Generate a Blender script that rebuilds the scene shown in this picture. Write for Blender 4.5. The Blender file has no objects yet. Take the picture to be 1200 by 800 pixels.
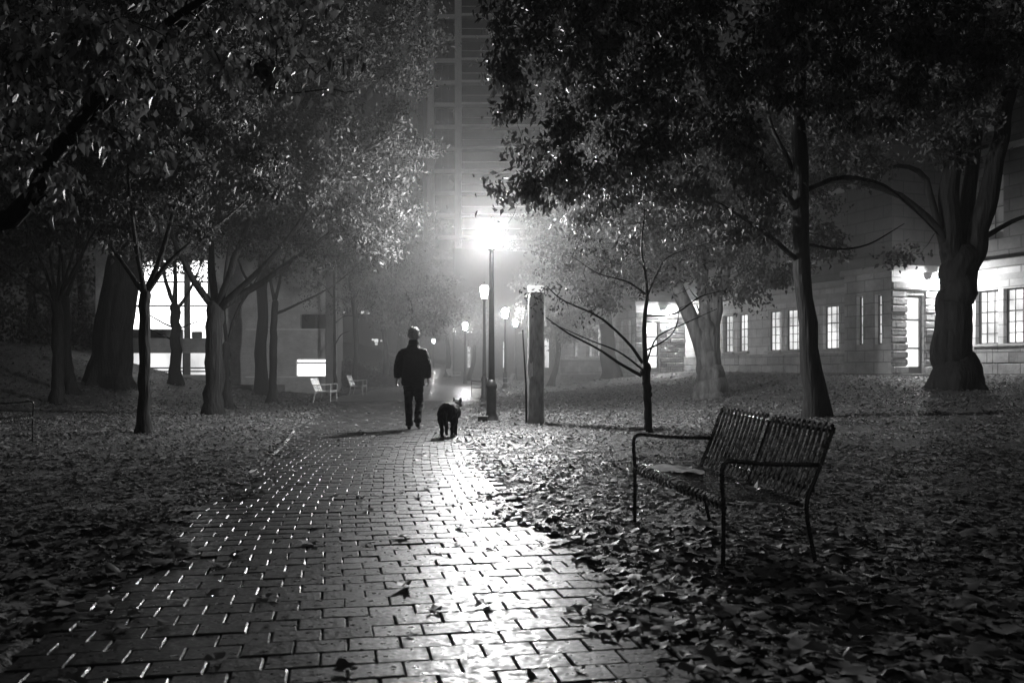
import bpy, math, random
import numpy as np
from mathutils import Vector, Matrix, noise

rng = np.random.default_rng(7)
random.seed(7)
C = bpy.context.scene.collection
F, HZ, EYE = 1100.0, 433.0, 1.1        # focal length in px of a 1200 px frame, horizon row, eye height


# ------------------------------------------------------------------ terrain
def sm(a, b, v):
    t = np.clip((np.asarray(v, float) - a) / (b - a), 0, 1)
    return t * t * (3 - 2 * t)


def ground(x, y):
    x = np.asarray(x, float); y = np.asarray(y, float)
    z = 0.85 * sm(1.5, 11, x) * sm(6, 36, y)
    z = z + 0.0003 * np.clip(y - 30, 0, 90) ** 2
    z = z + 1.7 * sm(-12, -21, x) * sm(16, 38, y)
    z = z + 0.45 * sm(-8, -14, x) * sm(24, 36, y)
    z = z + 0.03 * np.sin(x * .9 + 1.3) * np.sin(y * .7) * sm(1.5, 4, np.abs(x + .5))
    return z


def gz(x, y):
    return float(ground(x, y))


def W(px, py, d):
    """a point of the place at distance d along the view, from where it is seen"""
    return Vector(((px - 600) / F * d, d, EYE + (HZ - py) / F * d))


def base(px, py):
    """where the line of sight through a foot point meets the ground"""
    d = 2.0
    while d < 200:
        p = W(px, py, d)
        if p.z <= gz(p.x, p.y):
            return Vector((p.x, p.y, gz(p.x, p.y)))
        d += .05
    return W(px, py, 60)


# ------------------------------------------------------------------ helpers
class MB:
    def __init__(s):
        s.v, s.f = [], []

    def add(s, vs, fs):
        o = len(s.v)
        s.v += [tuple(p) for p in vs]
        s.f += [tuple(i + o for i in f) for f in fs]
        return s

    def box(s, c, size, rot=None, bev=0.0):
        c = Vector(c); hx, hy, hz = size[0] / 2, size[1] / 2, size[2] / 2
        if bev <= 0:
            P = [Vector((a * hx, b * hy, d * hz)) for d in (-1, 1) for a, b in ((-1, -1), (1, -1), (1, 1), (-1, 1))]
            fs = [(3, 2, 1, 0), (4, 5, 6, 7), (0, 1, 5, 4), (1, 2, 6, 5), (2, 3, 7, 6), (3, 0, 4, 7)]
        else:
            b = min(bev, hx * .9, hy * .9, hz * .9)
            rings = [(hx - b, hy - b, -hz), (hx, hy, -hz + b), (hx, hy, hz - b), (hx - b, hy - b, hz)]
            P = [Vector((a * rx, q * ry, z)) for rx, ry, z in rings for a, q in ((-1, -1), (1, -1), (1, 1), (-1, 1))]
            fs = [(3, 2, 1, 0), (12, 13, 14, 15)]
            for k in range(3):
                for i in range(4):
                    j = (i + 1) % 4
                    fs.append((k * 4 + i, k * 4 + j, k * 4 + 4 + j, k * 4 + 4 + i))
        if rot is not None:
            P = [rot @ p for p in P]
        return s.add([c + p for p in P], fs)

    def tube(s, pts, rad, n=8, cap=True, flat=None):
        pts = [Vector(p) for p in pts]
        if not hasattr(rad, '__len__'):
            rad = [rad] * len(pts)
        o = []
        up = None
        vs = []
        for i, p in enumerate(pts):
            t = (pts[min(i + 1, len(pts) - 1)] - pts[max(i - 1, 0)])
            t = t.normalized() if t.length > 1e-9 else Vector((0, 0, 1))
            if up is None:
                a = Vector((1, 0, 0)) if abs(t.x) < .9 else Vector((0, 1, 0))
                up = (a - t * a.dot(t)).normalized()
            else:
                up = up - t * up.dot(t)
                up = up.normalized() if up.length > 1e-6 else Vector((1, 0, 0))
            sd = t.cross(up)
            r = rad[i]
            ra, rb = r if hasattr(r, '__len__') else (r, r)
            for k in range(n):
                a = 2 * math.pi * k / n
                vs.append(p + up * (math.cos(a) * ra) + sd * (math.sin(a) * rb))
        fs = []
        for i in range(len(pts) - 1):
            for k in range(n):
                j = (k + 1) % n
                fs.append((i * n + k, i * n + j, i * n + n + j, i * n + n + k))
        if cap:
            fs.append(tuple(range(n - 1, -1, -1)))
            L = (len(pts) - 1) * n
            fs.append(tuple(L + k for k in range(n)))
        return s.add(vs, fs)

    def rings(s, rs, n=20):
        """closed loft of ellipses (cx, cy, z, rx, ry)"""
        vs, fs = [], []
        for cx, cy, z, rx, ry in rs:
            for k in range(n):
                a = 2 * math.pi * k / n
                vs.append((cx + rx * math.cos(a), cy + ry * math.sin(a), z))
        for i in range(len(rs) - 1):
            for k in range(n):
                j = (k + 1) % n
                fs.append((i * n + k, i * n + j, i * n + n + j, i * n + n + k))
        fs.append(tuple(range(n - 1, -1, -1)))
        fs.append(tuple((len(rs) - 1) * n + k for k in range(n)))
        return s.add(vs, fs)

    def lathe(s, prof, c=(0, 0, 0), n=20):
        return s.rings([(c[0], c[1], c[2] + z, r, r) for r, z in prof], n)

    def ball(s, c, r, n=14, rot=None):
        c = Vector(c)
        r = Vector(r) if hasattr(r, '__len__') else Vector((r, r, r))
        vs, fs = [], []
        m = n // 2
        for i in range(1, m):
            a = math.pi * i / m
            for k in range(n):
                b = 2 * math.pi * k / n
                p = Vector((r.x * math.sin(a) * math.cos(b), r.y * math.sin(a) * math.sin(b), r.z * math.cos(a)))
                vs.append(c + (rot @ p if rot else p))
        top = Vector((0, 0, r.z)); 
        vs.append(c + (rot @ top if rot else top)); vs.append(c - (rot @ top if rot else top))
        T, B = len(vs) - 2, len(vs) - 1
        for i in range(m - 2):
            for k in range(n):
                j = (k + 1) % n
                fs.append((i * n + k, i * n + n + k, i * n + n + j, i * n + j))
        for k in range(n):
            j = (k + 1) % n
            fs.append((T, k, j)); fs.append((B, (m - 2) * n + j, (m - 2) * n + k))
        return s.add(vs, fs)

    def mesh(s, name):
        me = bpy.data.meshes.new(name)
        me.from_pydata(s.v, [], s.f)
        me.validate(); me.update()
        return me

    def build(s, name, mat, parent=None, smooth=False):
        me = s.mesh(name)
        me.materials.append(mat)
        if smooth:
            me.polygons.foreach_set('use_smooth', [True] * len(me.polygons))
        return link(name, me, parent)


def link(name, data, parent=None):
    o = bpy.data.objects.new(name, data)
    C.objects.link(o)
    if parent is not None:
        o.parent = parent
    return o


def tag(o, label=None, cat=None, group=None, kind=None):
    if label: o['label'] = label
    if cat: o['category'] = cat
    if group: o['group'] = group
    if kind: o['kind'] = kind
    return o


def thing(name, label, cat, loc=(0, 0, 0), rz=0, group=None):
    o = bpy.data.objects.new(name, None)
    C.objects.link(o)
    o.location = loc; o.rotation_euler = (0, 0, rz); o.empty_display_size = .2
    return tag(o, label, cat, group)


def copy_tree(o, parent=None):
    c = o.copy(); C.objects.link(c)
    if parent is not None:
        c.parent = parent
    for ch in list(o.children):
        copy_tree(ch, c)
    return c


def fuse(mb, voxel, smooth_it=6):
    """one continuous skin over overlapping closed pieces"""
    me = mb.mesh('skin')
    o = link('skin', me)
    m = o.modifiers.new('r', 'REMESH'); m.mode = 'VOXEL'; m.voxel_size = voxel
    k = o.modifiers.new('s', 'SMOOTH'); k.iterations = smooth_it; k.factor = .5
    dg = bpy.context.evaluated_depsgraph_get()
    out = bpy.data.meshes.new_from_object(o.evaluated_get(dg))
    bpy.data.objects.remove(o)
    bpy.data.meshes.remove(me)
    out.polygons.foreach_set('use_smooth', [True] * len(out.polygons))
    return out


def wrinkle(me, amp, freq, dirn=(1, 1, 1)):
    for v in me.vertices:
        q = Vector((v.co.x * freq * dirn[0], v.co.y * freq * dirn[1], v.co.z * freq * dirn[2]))
        v.co += v.normal * (noise.noise(q) * amp + noise.noise(q * 2.3) * amp * .5)


def np_mesh(name, verts, faces, mat, parent=None, shade=None, smooth=False):
    me = bpy.data.meshes.new(name)
    n, m = len(verts), len(faces)
    k = faces.shape[1]
    me.vertices.add(n)
    me.vertices.foreach_set('co', np.ascontiguousarray(verts, dtype=np.float32).ravel())
    me.loops.add(m * k)
    me.loops.foreach_set('vertex_index', np.ascontiguousarray(faces, dtype=np.int32).ravel())
    me.polygons.add(m)
    me.polygons.foreach_set('loop_start', np.arange(0, m * k, k, dtype=np.int32))
    me.polygons.foreach_set('loop_total', np.full(m, k, dtype=np.int32))
    me.polygons.foreach_set('use_smooth', np.full(m, smooth, dtype=bool))
    me.update(calc_edges=True)
    if shade is not None:
        a = me.attributes.new('shade', 'FLOAT', 'POINT')
        a.data.foreach_set('value', np.ascontiguousarray(shade, dtype=np.float32))
    me.materials.append(mat)
    return link(name, me, parent)


# ------------------------------------------------------------------ materials (a monochrome place)
def new_mat(name):
    m = bpy.data.materials.new(name); m.use_nodes = True
    nt = m.node_tree
    return m, nt, nt.nodes, nt.links, nt.nodes['Principled BSDF']


def g(v):
    return (v, v, v, 1)


def mat(name, lo, hi, scale=4, rough=.7, bump=0.0, bscale=30, stretch=(1, 1, 1), rough_var=0.0, metal=0, shade=False, spec=.5, coords='Object'):
    m, nt, N, L, b = new_mat(name)
    tc = N.new('ShaderNodeTexCoord'); mp = N.new('ShaderNodeMapping')
    mp.inputs['Scale'].default_value = stretch
    L.new(tc.outputs[coords], mp.inputs[0])
    n1 = N.new('ShaderNodeTexNoise'); n1.inputs['Scale'].default_value = scale
    n1.inputs['Detail'].default_value = 8; n1.inputs['Roughness'].default_value = .65
    L.new(mp.outputs[0], n1.inputs['Vector'])
    r = N.new('ShaderNodeMapRange'); r.inputs[1].default_value = .3; r.inputs[2].default_value = .7
    r.inputs[3].default_value = lo; r.inputs[4].default_value = hi
    L.new(n1.outputs['Fac'], r.inputs[0])
    col = r.outputs[0]
    if shade:
        at = N.new('ShaderNodeAttribute'); at.attribute_name = 'shade'
        mu = N.new('ShaderNodeMath'); mu.operation = 'MULTIPLY'
        L.new(col, mu.inputs[0]); L.new(at.outputs['Fac'], mu.inputs[1])
        col = mu.outputs[0]
    L.new(col, b.inputs['Base Color'])
    b.inputs['Metallic'].default_value = metal
    b.inputs['Specular IOR Level'].default_value = spec
    b.inputs['Roughness'].default_value = rough
    if rough_var:
        r2 = N.new('ShaderNodeMapRange'); r2.inputs[1].default_value = .35; r2.inputs[2].default_value = .65
        r2.inputs[3].default_value = max(.03, rough - rough_var); r2.inputs[4].default_value = min(1, rough + rough_var)
        n3 = N.new('ShaderNodeTexNoise'); n3.inputs['Scale'].default_value = scale * 2.7; n3.inputs['Detail'].default_value = 5
        L.new(mp.outputs[0], n3.inputs['Vector']); L.new(n3.outputs['Fac'], r2.inputs[0])
        L.new(r2.outputs[0], b.inputs['Roughness'])
    if bump:
        n2 = N.new('ShaderNodeTexNoise'); n2.inputs['Scale'].default_value = bscale; n2.inputs['Detail'].default_value = 6
        L.new(mp.outputs[0], n2.inputs['Vector'])
        bp = N.new('ShaderNodeBump'); bp.inputs['Strength'].default_value = 1; bp.inputs['Distance'].default_value = bump
        L.new(n2.outputs['Fac'], bp.inputs['Height']); L.new(bp.outputs[0], b.inputs['Normal'])
    return m


def glow(name, strength):
    m, nt, N, L, b = new_mat(name)
    b.inputs['Base Color'].default_value = g(.7)
    b.inputs['Emission Color'].default_value = g(1)
    b.inputs['Emission Strength'].default_value = strength
    return m


def window_glow(name, strength, lo=.55):
    """lit room behind glass: brightness varies over the pane"""
    m, nt, N, L, b = new_mat(name)
    tc = N.new('ShaderNodeTexCoord')
    n = N.new('ShaderNodeTexNoise'); n.inputs['Scale'].default_value = .9; n.inputs['Detail'].default_value = 3
    L.new(tc.outputs['Object'], n.inputs['Vector'])
    r = N.new('ShaderNodeMapRange'); r.inputs[1].default_value = .35; r.inputs[2].default_value = .65
    r.inputs[3].default_value = strength * lo; r.inputs[4].default_value = strength
    L.new(n.outputs['Fac'], r.inputs[0])
    b.inputs['Base Color'].default_value = g(.2); b.inputs['Roughness'].default_value = .1
    b.inputs['Emission Color'].default_value = g(1)
    L.new(r.outputs[0], b.inputs['Emission Strength'])
    return m


def leaf_mat(name, lo, hi, trans=.35, rough=.5, spec=.3):
    m, nt, N, L, b = new_mat(name)
    at = N.new('ShaderNodeAttribute'); at.attribute_name = 'shade'
    r = N.new('ShaderNodeMapRange'); r.inputs[3].default_value = lo; r.inputs[4].default_value = hi
    L.new(at.outputs['Fac'], r.inputs[0])
    L.new(r.outputs[0], b.inputs['Base Color'])
    b.inputs['Roughness'].default_value = rough; b.inputs['Specular IOR Level'].default_value = spec
    tr = N.new('ShaderNodeBsdfTranslucent')
    L.new(r.outputs[0], tr.inputs['Color'])
    mx = N.new('ShaderNodeMixShader'); mx.inputs[0].default_value = trans
    out = N['Material Output']
    L.new(b.outputs[0], mx.inputs[1]); L.new(tr.outputs[0], mx.inputs[2]); L.new(mx.outputs[0], out.inputs[0])
    return m


def brickwall_mat(name, c1, c2, mortar, sx, scale, bump=.004, rough=.8, var=.5):
    """stone or brick courses in wall coordinates (x along the wall, z up)"""
    m, nt, N, L, b = new_mat(name)
    tc = N.new('ShaderNodeTexCoord')
    sp = N.new('ShaderNodeSeparateXYZ'); cb = N.new('ShaderNodeCombineXYZ')
    L.new(tc.outputs['Object'], sp.inputs[0])
    ad = N.new('ShaderNodeMath'); ad.operation = 'ADD'
    L.new(sp.outputs['X'], ad.inputs[0]); L.new(sp.outputs['Y'], ad.inputs[1])
    L.new(ad.outputs[0], cb.inputs['X']); L.new(sp.outputs['Z'], cb.inputs['Y'])
    br = N.new('ShaderNodeTexBrick')
    br.inputs['Scale'].default_value = scale
    br.inputs['Color1'].default_value = g(c1); br.inputs['Color2'].default_value = g(c2); br.inputs['Mortar'].default_value = g(mortar)
    br.inputs['Mortar Size'].default_value = .012; br.inputs['Brick Width'].default_value = sx; br.inputs['Row Height'].default_value = .25
    L.new(cb.outputs[0], br.inputs['Vector'])
    n = N.new('ShaderNodeTexNoise'); n.inputs['Scale'].default_value = 1.7; n.inputs['Detail'].default_value = 9; n.inputs['Roughness'].default_value = .7
    L.new(tc.outputs['Object'], n.inputs['Vector'])
    r = N.new('ShaderNodeMapRange'); r.inputs[1].default_value = .3; r.inputs[2].default_value = .7
    r.inputs[3].default_value = 1 - var; r.inputs[4].default_value = 1 + var * .4
    L.new(n.outputs['Fac'], r.inputs[0])
    mx = N.new('ShaderNodeMix'); mx.data_type = 'RGBA'; mx.blend_type = 'MULTIPLY'; mx.inputs[0].default_value = 1
    L.new(br.outputs['Color'], mx.inputs[6]); L.new(r.outputs[0], mx.inputs[7])
    L.new(mx.outputs[2], b.inputs['Base Color'])
    b.inputs['Roughness'].default_value = rough
    n2 = N.new('ShaderNodeTexNoise'); n2.inputs['Scale'].default_value = 9; n2.inputs['Detail'].default_value = 6
    L.new(tc.outputs['Object'], n2.inputs['Vector'])
    h = N.new('ShaderNodeMath'); h.operation = 'SUBTRACT'
    L.new(n2.outputs['Fac'], h.inputs[0]); L.new(br.outputs['Fac'], h.inputs[1])
    bp = N.new('ShaderNodeBump'); bp.inputs['Strength'].default_value = 1; bp.inputs['Distance'].default_value = bump
    L.new(h.outputs[0], bp.inputs['Height']); L.new(bp.outputs[0], b.inputs['Normal'])
    return m


M = dict(
    bark=mat('bark', .004, .02, 9, .72, .04, 17, (1, 1, .14), .15, spec=.12),
    bark_pale=mat('bark_pale', .02, .11, 8, .7, .05, 12, (1, 1, .14), .15, spec=.2),
    leaf=leaf_mat('crown_leaf', .016, .088),
    leaf_dark=leaf_mat('dark_leaf', .018, .10, .3),
    litter=leaf_mat('fallen_leaf', .02, .36, .1, .5, .3),
    leaf_lit=leaf_mat('lit_leaf', .10, .5, .2),  # light falling on these crowns is painted in as a paler leaf tone
    soil=mat('soil', .015, .10, 14, .8, .03, 26, rough_var=.25),
    brick=mat('paver', .016, .055, 9, .43, .003, 50, rough_var=.17, shade=True, spec=.28),
    bed=mat('joint_sand', .008, .025, 20, .7, .004, 60),
    paving=mat('far_paving', .10, .19, 2.2, .36, .003, 30, rough_var=.12),
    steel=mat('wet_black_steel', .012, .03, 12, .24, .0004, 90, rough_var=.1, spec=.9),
    iron=mat('lamp_iron', .015, .04, 10, .45, .001, 60),
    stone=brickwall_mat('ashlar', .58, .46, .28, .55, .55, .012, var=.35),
    stone_unlit=brickwall_mat('unlit_ashlar', .10, .075, .04, .55, .55, .012, var=.35),  # same stone as ashlar, darkened to stand for the unlit upper floors
    stone_rough=brickwall_mat('rusticated_stone', .36, .2, .08, .6, .62, .03, var=.5),
    trim=mat('stone_trim', .30, .42, 3, .75, .004, 30),
    brickwall=brickwall_mat('dark_brick', .13, .10, .18, .5, 3.0, .003, var=.3),
    brick_pale=brickwall_mat('grey_brick', .52, .44, .6, .5, 3.0, .003, var=.3),
    concrete=mat('concrete', .40, .55, .7, .8, .004, 9),
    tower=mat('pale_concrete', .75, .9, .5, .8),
    steel_lit=mat('wet_lit_steel', .35, .6, 12, .3, .0004, 90, rough_var=.1),  # bench steel with its lamplit sheen painted as a lighter base colour
    concrete_dim=mat('dim_concrete', .12, .2, .5, .8),
    glass_dark=mat('dark_glass', .01, .025, 1, .12, 0),
    frame=mat('window_frame', .03, .05, 5, .5),
    white=mat('white_paint', .6, .75, 3, .55),
    coat=mat('dark_cloth', .008, .02, 30, .85, .001, 140),
    trousers=mat('black_denim', .008, .018, 30, .85, .0008, 160),
    leather=mat('black_leather', .012, .025, 20, .4),
    skin=mat('skin', .3, .42, 20, .5, .0004, 150),
    hair=mat('grey_hair', .22, .5, 60, .55, .002, 180, (1, 1, .3)),
    fur=mat('dark_fur', .01, .05, 26, .75, .006, 90, (1, 1, .35)),
    pillar=mat('weathered_pillar', .16, .5, 9, .75, .006, 30, (1, 1, .35)),
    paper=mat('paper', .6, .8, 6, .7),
)


# ------------------------------------------------------------------ ground sheet
def grid(xs, ys, zf):
    X, Y = np.meshgrid(xs, ys)
    V = np.stack([X, Y, zf(X, Y)], -1).reshape(-1, 3)
    nx, ny = len(xs), len(ys)
    i = np.arange(nx * ny).reshape(ny, nx)
    Fc = np.stack([i[:-1, :-1], i[:-1, 1:], i[1:, 1:], i[1:, :-1]], -1).reshape(-1, 4)
    return V, Fc


# the brick path: right and left edge as functions of distance
_yk = [-4, 0, 3.3, 4.53, 7.25, 10.8, 13.9, 16.8, 22, 28, 34, 40, 50, 62, 80, 100, 130]
_rk = [2.2, 1.45, .80, .57, .04, -.42, -.70, -.86, -.98, -1.05, -1.1, -1.0, -.6, -.5, -2.2, -6, -16]
_lk = [-.4, -1.2, -1.80, -2.0, -2.42, -2.86, -3.32, -3.85, -4.5, -5.3, -6.6, -7.0, -6.6, -6.2, -6.6, -10, -21]
_yy = np.linspace(-4, 130, 1341)


def _soft(k):
    v = np.interp(_yy, _yk, k)
    ker = np.hanning(25); ker /= ker.sum()
    return np.convolve(np.pad(v, 12, 'edge'), ker, 'valid')


_R, _L = _soft(_rk), _soft(_lk)
def edge_r(y): return np.interp(y, _yy, _R)
def edge_l(y): return np.interp(y, _yy, _L)


def axis(a, b, near, grow, start):
    out = [start]; s = near
    while out[-1] < b:
        out.append(out[-1] + s); s *= grow
    out2 = [start]; s = near
    while out2[-1] > a:
        out2.append(out2[-1] - s); s *= grow
    return np.array(sorted(set(out2[1:] + out)))


def ground_sheet(X, Y):
    z = ground(X, Y)
    inside = (X < edge_r(Y) + .06) & (X > edge_l(Y) - .06) & (Y < 128)
    bump = .03 * np.sin(X * 5.1 + Y * 2.3) * np.sin(Y * 4.3 - X) * .4
    return np.where(inside, z - .09, z + bump)


xs = axis(-260, 260, .16, 1.035, -.5)
ys = axis(-12, 420, .16, 1.02, 4)
V, Fc = grid(xs, ys, ground_sheet)
gsheet = np_mesh('ground', V, Fc, M['soil'], smooth=True)
tag(gsheet, kind='structure')

# joint bed below the bricks, then the bricks themselves (one mesh: they are the surface of the path)
BY1 = 33.0


def strip(y0, y1, n, zoff, m=14):
    yv = np.linspace(y0, y1, n)
    vs = []
    for y in yv:
        l, r = float(edge_l(y)), float(edge_r(y))
        for k in range(m + 1):
            x = l + (r - l) * k / m
            vs.append((x, y, gz(x, y) + zoff))
    i = np.arange(n * (m + 1)).reshape(n, m + 1)
    return np.array(vs), np.stack([i[:-1, :-1], i[:-1, 1:], i[1:, 1:], i[1:, :-1]], -1).reshape(-1, 4)


V, Fc = strip(-3, BY1 + 1, 180, -.022)
tag(np_mesh('path_bed', V, Fc, M['bed'], smooth=True), kind='structure')
V, Fc = strip(BY1, 128, 200, .0)
tag(np_mesh('far_path', V, Fc, M['paving'], smooth=True), kind='structure')


def pavers():
    vs, fs, sh = [], [], []
    bw, bl, gap, bev = .208, .172, .0065, .0042
    y = .8; row = 0
    while y < BY1:
        r0 = float(edge_r(y)); dy = .2
        hd = Vector((float(edge_r(y + dy)) - float(edge_r(y - dy)), 2 * dy, 0)).normalized()
        nl = Vector((-hd.y, hd.x, 0))
        wid = r0 - float(edge_l(y))
        off = (.5 if row % 2 else 0) * bw + random.uniform(-.006, .006)
        k = 0
        v = -off
        while v < wid:
            w_ = bw - gap + random.uniform(-.004, .002); l_ = bl - gap + random.uniform(-.004, .002)
            c = Vector((r0, y, 0)) + nl * (v + bw / 2) + hd * random.uniform(-.003, .003)
            c.z = gz(c.x, c.y) + random.gauss(0, .0016) - (random.uniform(.002, .006) if random.random() < .12 else 0)
            tx, ty = random.gauss(0, .009), random.gauss(0, .009)
            rz = random.gauss(0, .006)
            a1 = (nl * math.cos(rz) + hd * math.sin(rz)); a2 = (hd * math.cos(rz) - nl * math.sin(rz))
            o = len(vs)
            b_ = bev * random.uniform(.7, 1.6)
            for hw, hl, dz in ((w_ / 2, l_ / 2, -.05), (w_ / 2, l_ / 2, -b_), (w_ / 2 - b_, l_ / 2 - b_, 0)):
                for sa, sb in ((-1, -1), (-1, 1), (1, 1), (1, -1)):
                    jit = random.uniform(-.0015, .0015)
                    p = c + a1 * (sa * hw + jit) + a2 * (sb * hl + jit)
                    p.z += dz + sa * hw * tx + sb * hl * ty
                    vs.append(tuple(p))
            for i in range(2):
                for q in range(4):
                    j = (q + 1) % 4
                    fs.append((o + i * 4 + q, o + i * 4 + j, o + i * 4 + 4 + j, o + i * 4 + 4 + q))
            fs.append((o + 8, o + 9, o + 10, o + 11))
            sh += [random.uniform(.6, 1.35)] * 12
            v += bw
        y += bl * hd.y; row += 1
    fs = np.array(fs)[:, ::-1]
    return np.array(vs), fs, np.array(sh)


V, Fc, SH = pavers()
tag(np_mesh('brick_path', V, Fc, M['brick'], shade=SH), kind='structure')

# pale edging strip showing on the left side of the path
mb = MB()
for y in np.arange(9.3, 16.4, .6):
    y2 = y + .585
    x0, x1 = float(edge_l(y)) - .04, float(edge_l(y2)) - .04
    a, b = Vector((x0, y, gz(x0, y) - .02)), Vector((x1, y2, gz(x1, y2) - .02))
    c = (a + b) / 2; d = b - a
    mb.box(c, (.045, d.length, .07), Matrix.Rotation(math.atan2(-d.x, d.y), 3, 'Z'), .005)
tag(mb.build('path_edging', M['concrete']), kind='structure')


# ------------------------------------------------------------------ leaves
def leaf_cards(P, size, rngl, droop=.5, aspect=.5, fold=.18, spread=None):
    n = len(P)
    d = rngl.normal(size=(n, 3)); d[:, 2] -= droop * 1.6
    d /= np.linalg.norm(d, axis=1, keepdims=True)
    q = rngl.normal(size=(n, 3)); q[:, 2] += .6
    s = np.cross(d, q); s /= np.linalg.norm(s, axis=1, keepdims=True) + 1e-9
    nn = np.cross(s, d)
    sz = size * rngl.uniform(.6, 1.25, size=(n, 1))
    w = sz * aspect * .5
    v0 = P
    v1 = P + d * sz * .42 + s * w + nn * sz * fold
    v2 = P + d * sz - nn * sz * rngl.uniform(-.1, .25, size=(n, 1))
    v3 = P + d * sz * .42 - s * w + nn * sz * fold
    V = np.stack([v0, v1, v2, v3], 1).reshape(-1, 3)
    b = np.arange(n)[:, None] * 4
    Fc = np.concatenate([b + [0, 2, 1], b + [0, 3, 2]], 1).reshape(-1, 3)
    sh = np.repeat(np.clip(rngl.normal(.45, .24, n), 0, 1), 4)
    return V, Fc, sh


# outline of a lobed leaf, around its centre, stalk at -y
_lobe = [(0, -.5), (.2, -.3), (.48, -.32), (.36, -.08), (.55, .16), (.26, .16), (.22, .34), (0, .56),
         (-.22, .34), (-.26, .16), (-.55, .16), (-.36, -.08), (-.48, -.32), (-.2, -.3)]
_oval = [(0, -.55), (.2, -.3), (.27, 0), (.19, .3), (0, .58), (-.19, .3), (-.27, 0), (-.2, -.3)]


def litter_leaves(X, Y, size, outline, rngl, lift=.02, curl=.3, tilt=.17, z0=None):
    n = len(X); k = len(outline)
    O = np.array(outline)
    sz = (size * np.clip(rngl.lognormal(-.06, .3, n), .4, 1.8))[:, None]
    a = rngl.uniform(0, 2 * np.pi, n)[:, None]
    ox = O[None, :, 0] * sz * rngl.uniform(.75, 1.1, n)[:, None]; oy = O[None, :, 1] * sz
    ox = ox * rngl.uniform(.85, 1.15, (n, k)); oy = oy * rngl.uniform(.85, 1.15, (n, k))
    c1 = rngl.normal(0, curl, n)[:, None]; c2 = rngl.normal(0, curl, n)[:, None]
    oz = (c1 * ox ** 2 + c2 * oy ** 2) / sz * 2.2 + rngl.normal(0, .05, (n, k)) * sz
    # tilt, then turn
    t1 = rngl.normal(0, tilt, n)[:, None]; t2 = rngl.normal(0, tilt, n)[:, None]
    oz = oz + ox * np.tan(np.clip(t1, -1, 1)) + oy * np.tan(np.clip(t2, -1, 1))
    rx = ox * np.cos(a) - oy * np.sin(a); ry = ox * np.sin(a) + oy * np.cos(a)
    zc = (ground(X, Y) if z0 is None else z0) + rngl.uniform(.004, .004 + lift, n)
    low = np.minimum(oz.min(1), 0)
    P = np.zeros((n, k + 1, 3))
    P[:, :k, 0] = X[:, None] + rx; P[:, :k, 1] = Y[:, None] + ry
    P[:, :k, 2] = zc[:, None] + oz - low[:, None] * .8
    P[:, k, 0] = X; P[:, k, 1] = Y; P[:, k, 2] = zc - low * .8
    V = P.reshape(-1, 3)
    b = np.arange(n)[:, None] * (k + 1)
    tri = np.array([[i, (i + 1) % k, k] for i in range(k)])
    Fc = (b[:, :, None] + tri[None]).reshape(-1, 3)
    sh = np.repeat(np.clip(rngl.normal(.38, .26, n), 0, 1), k + 1)
    return V, Fc, sh


def join(parts):
    Vs, Fs, Ss, o = [], [], [], 0
    for V, Fc, s in parts:
        Vs.append(V); Fs.append(Fc + o); Ss.append(s); o += len(V)
    return np.concatenate(Vs), np.concatenate(Fs), np.concatenate(Ss)


def scatter(n, x0, x1, y0, y1):
    return rng.uniform(x0, x1, n), rng.uniform(y0, y1, n)


def off_path(X, Y, soft=.22):
    """keep what lies beside the path; a ragged fringe creeps over its edges"""
    dr = X - edge_r(Y); dl = edge_l(Y) - X
    out = np.maximum(dr, dl)
    wob = .16 * np.sin(Y * 1.9 + X) + .12 * np.sin(Y * 4.7 + 1.0)
    p = np.clip((out + wob + soft) / (soft * 1.2), 0, 1)
    return rng.uniform(size=len(X)) < p ** 1.7


def in_view(X, Y, pad=1.0):
    return np.abs(X) < Y * .60 + pad


parts = []
for (n, a, b, size, outline, lift, curl) in (
        (6500, 2.2, 6.5, .108, _lobe, .014, .10), (11000, 6.5, 12, .088, _lobe, .012, .10),
        (12000, 2.2, 12, .065, _oval, .015, .16),
        (40000, 12, 24, .082, _oval, .02, .2), (42000, 24, 44, .10, _oval, .03, .2), (18000, 44, 85, .17, _oval, .05, .2)):
    X, Y = scatter(int(n * 2.2), -b * .6 - 1, b * .6 + 1, a, b)
    k = in_view(X, Y); X, Y = X[k], Y[k]
    k = off_path(X, Y); X, Y = X[k], Y[k]
    drift = np.sin(X * 1.7 + 1.3 * np.sin(Y * .9)) * np.sin(Y * 1.3 + 1.1 * np.sin(X * 1.1)) + .6 * np.sin(X * 3.9 - Y * 2.7)
    k = rng.uniform(size=len(X)) < np.clip(.62 + .34 * drift, .2, 1); X, Y = X[k][:n], Y[k][:n]
    parts.append(litter_leaves(X, Y, size, outline, rng, lift, curl, .07))
V, Fc, SH = join(parts)
tag(np_mesh('fallen_leaves', V, Fc, M['litter'], shade=SH, smooth=True), kind='stuff')
# the few loose leaves lying on the bricks
X, Y = scatter(2600, -6, 2, 2.6, 30)
k = (X < edge_r(Y)) & (X > edge_l(Y))
X, Y = X[k], Y[k]
near_edge = np.minimum(edge_r(Y) - X, X - edge_l(Y))
k = rng.uniform(size=len(X)) < np.clip(.34 + .6 * np.exp(-near_edge * 2.2), 0, 1)
V, Fc, SH = litter_leaves(X[k], Y[k], .075, _lobe, rng, .004, .2, .08)
tag(np_mesh('loose_leaves', V, Fc, M['litter'], shade=SH, smooth=True), kind='stuff')


# ------------------------------------------------------------------ trees
def bez(a, b, bend, n):
    a, b = Vector(a), Vector(b)
    return [a.lerp(b, t) + Vector(bend) * (4 * t * (1 - t)) for t in np.linspace(0, 1, n)]


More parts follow.
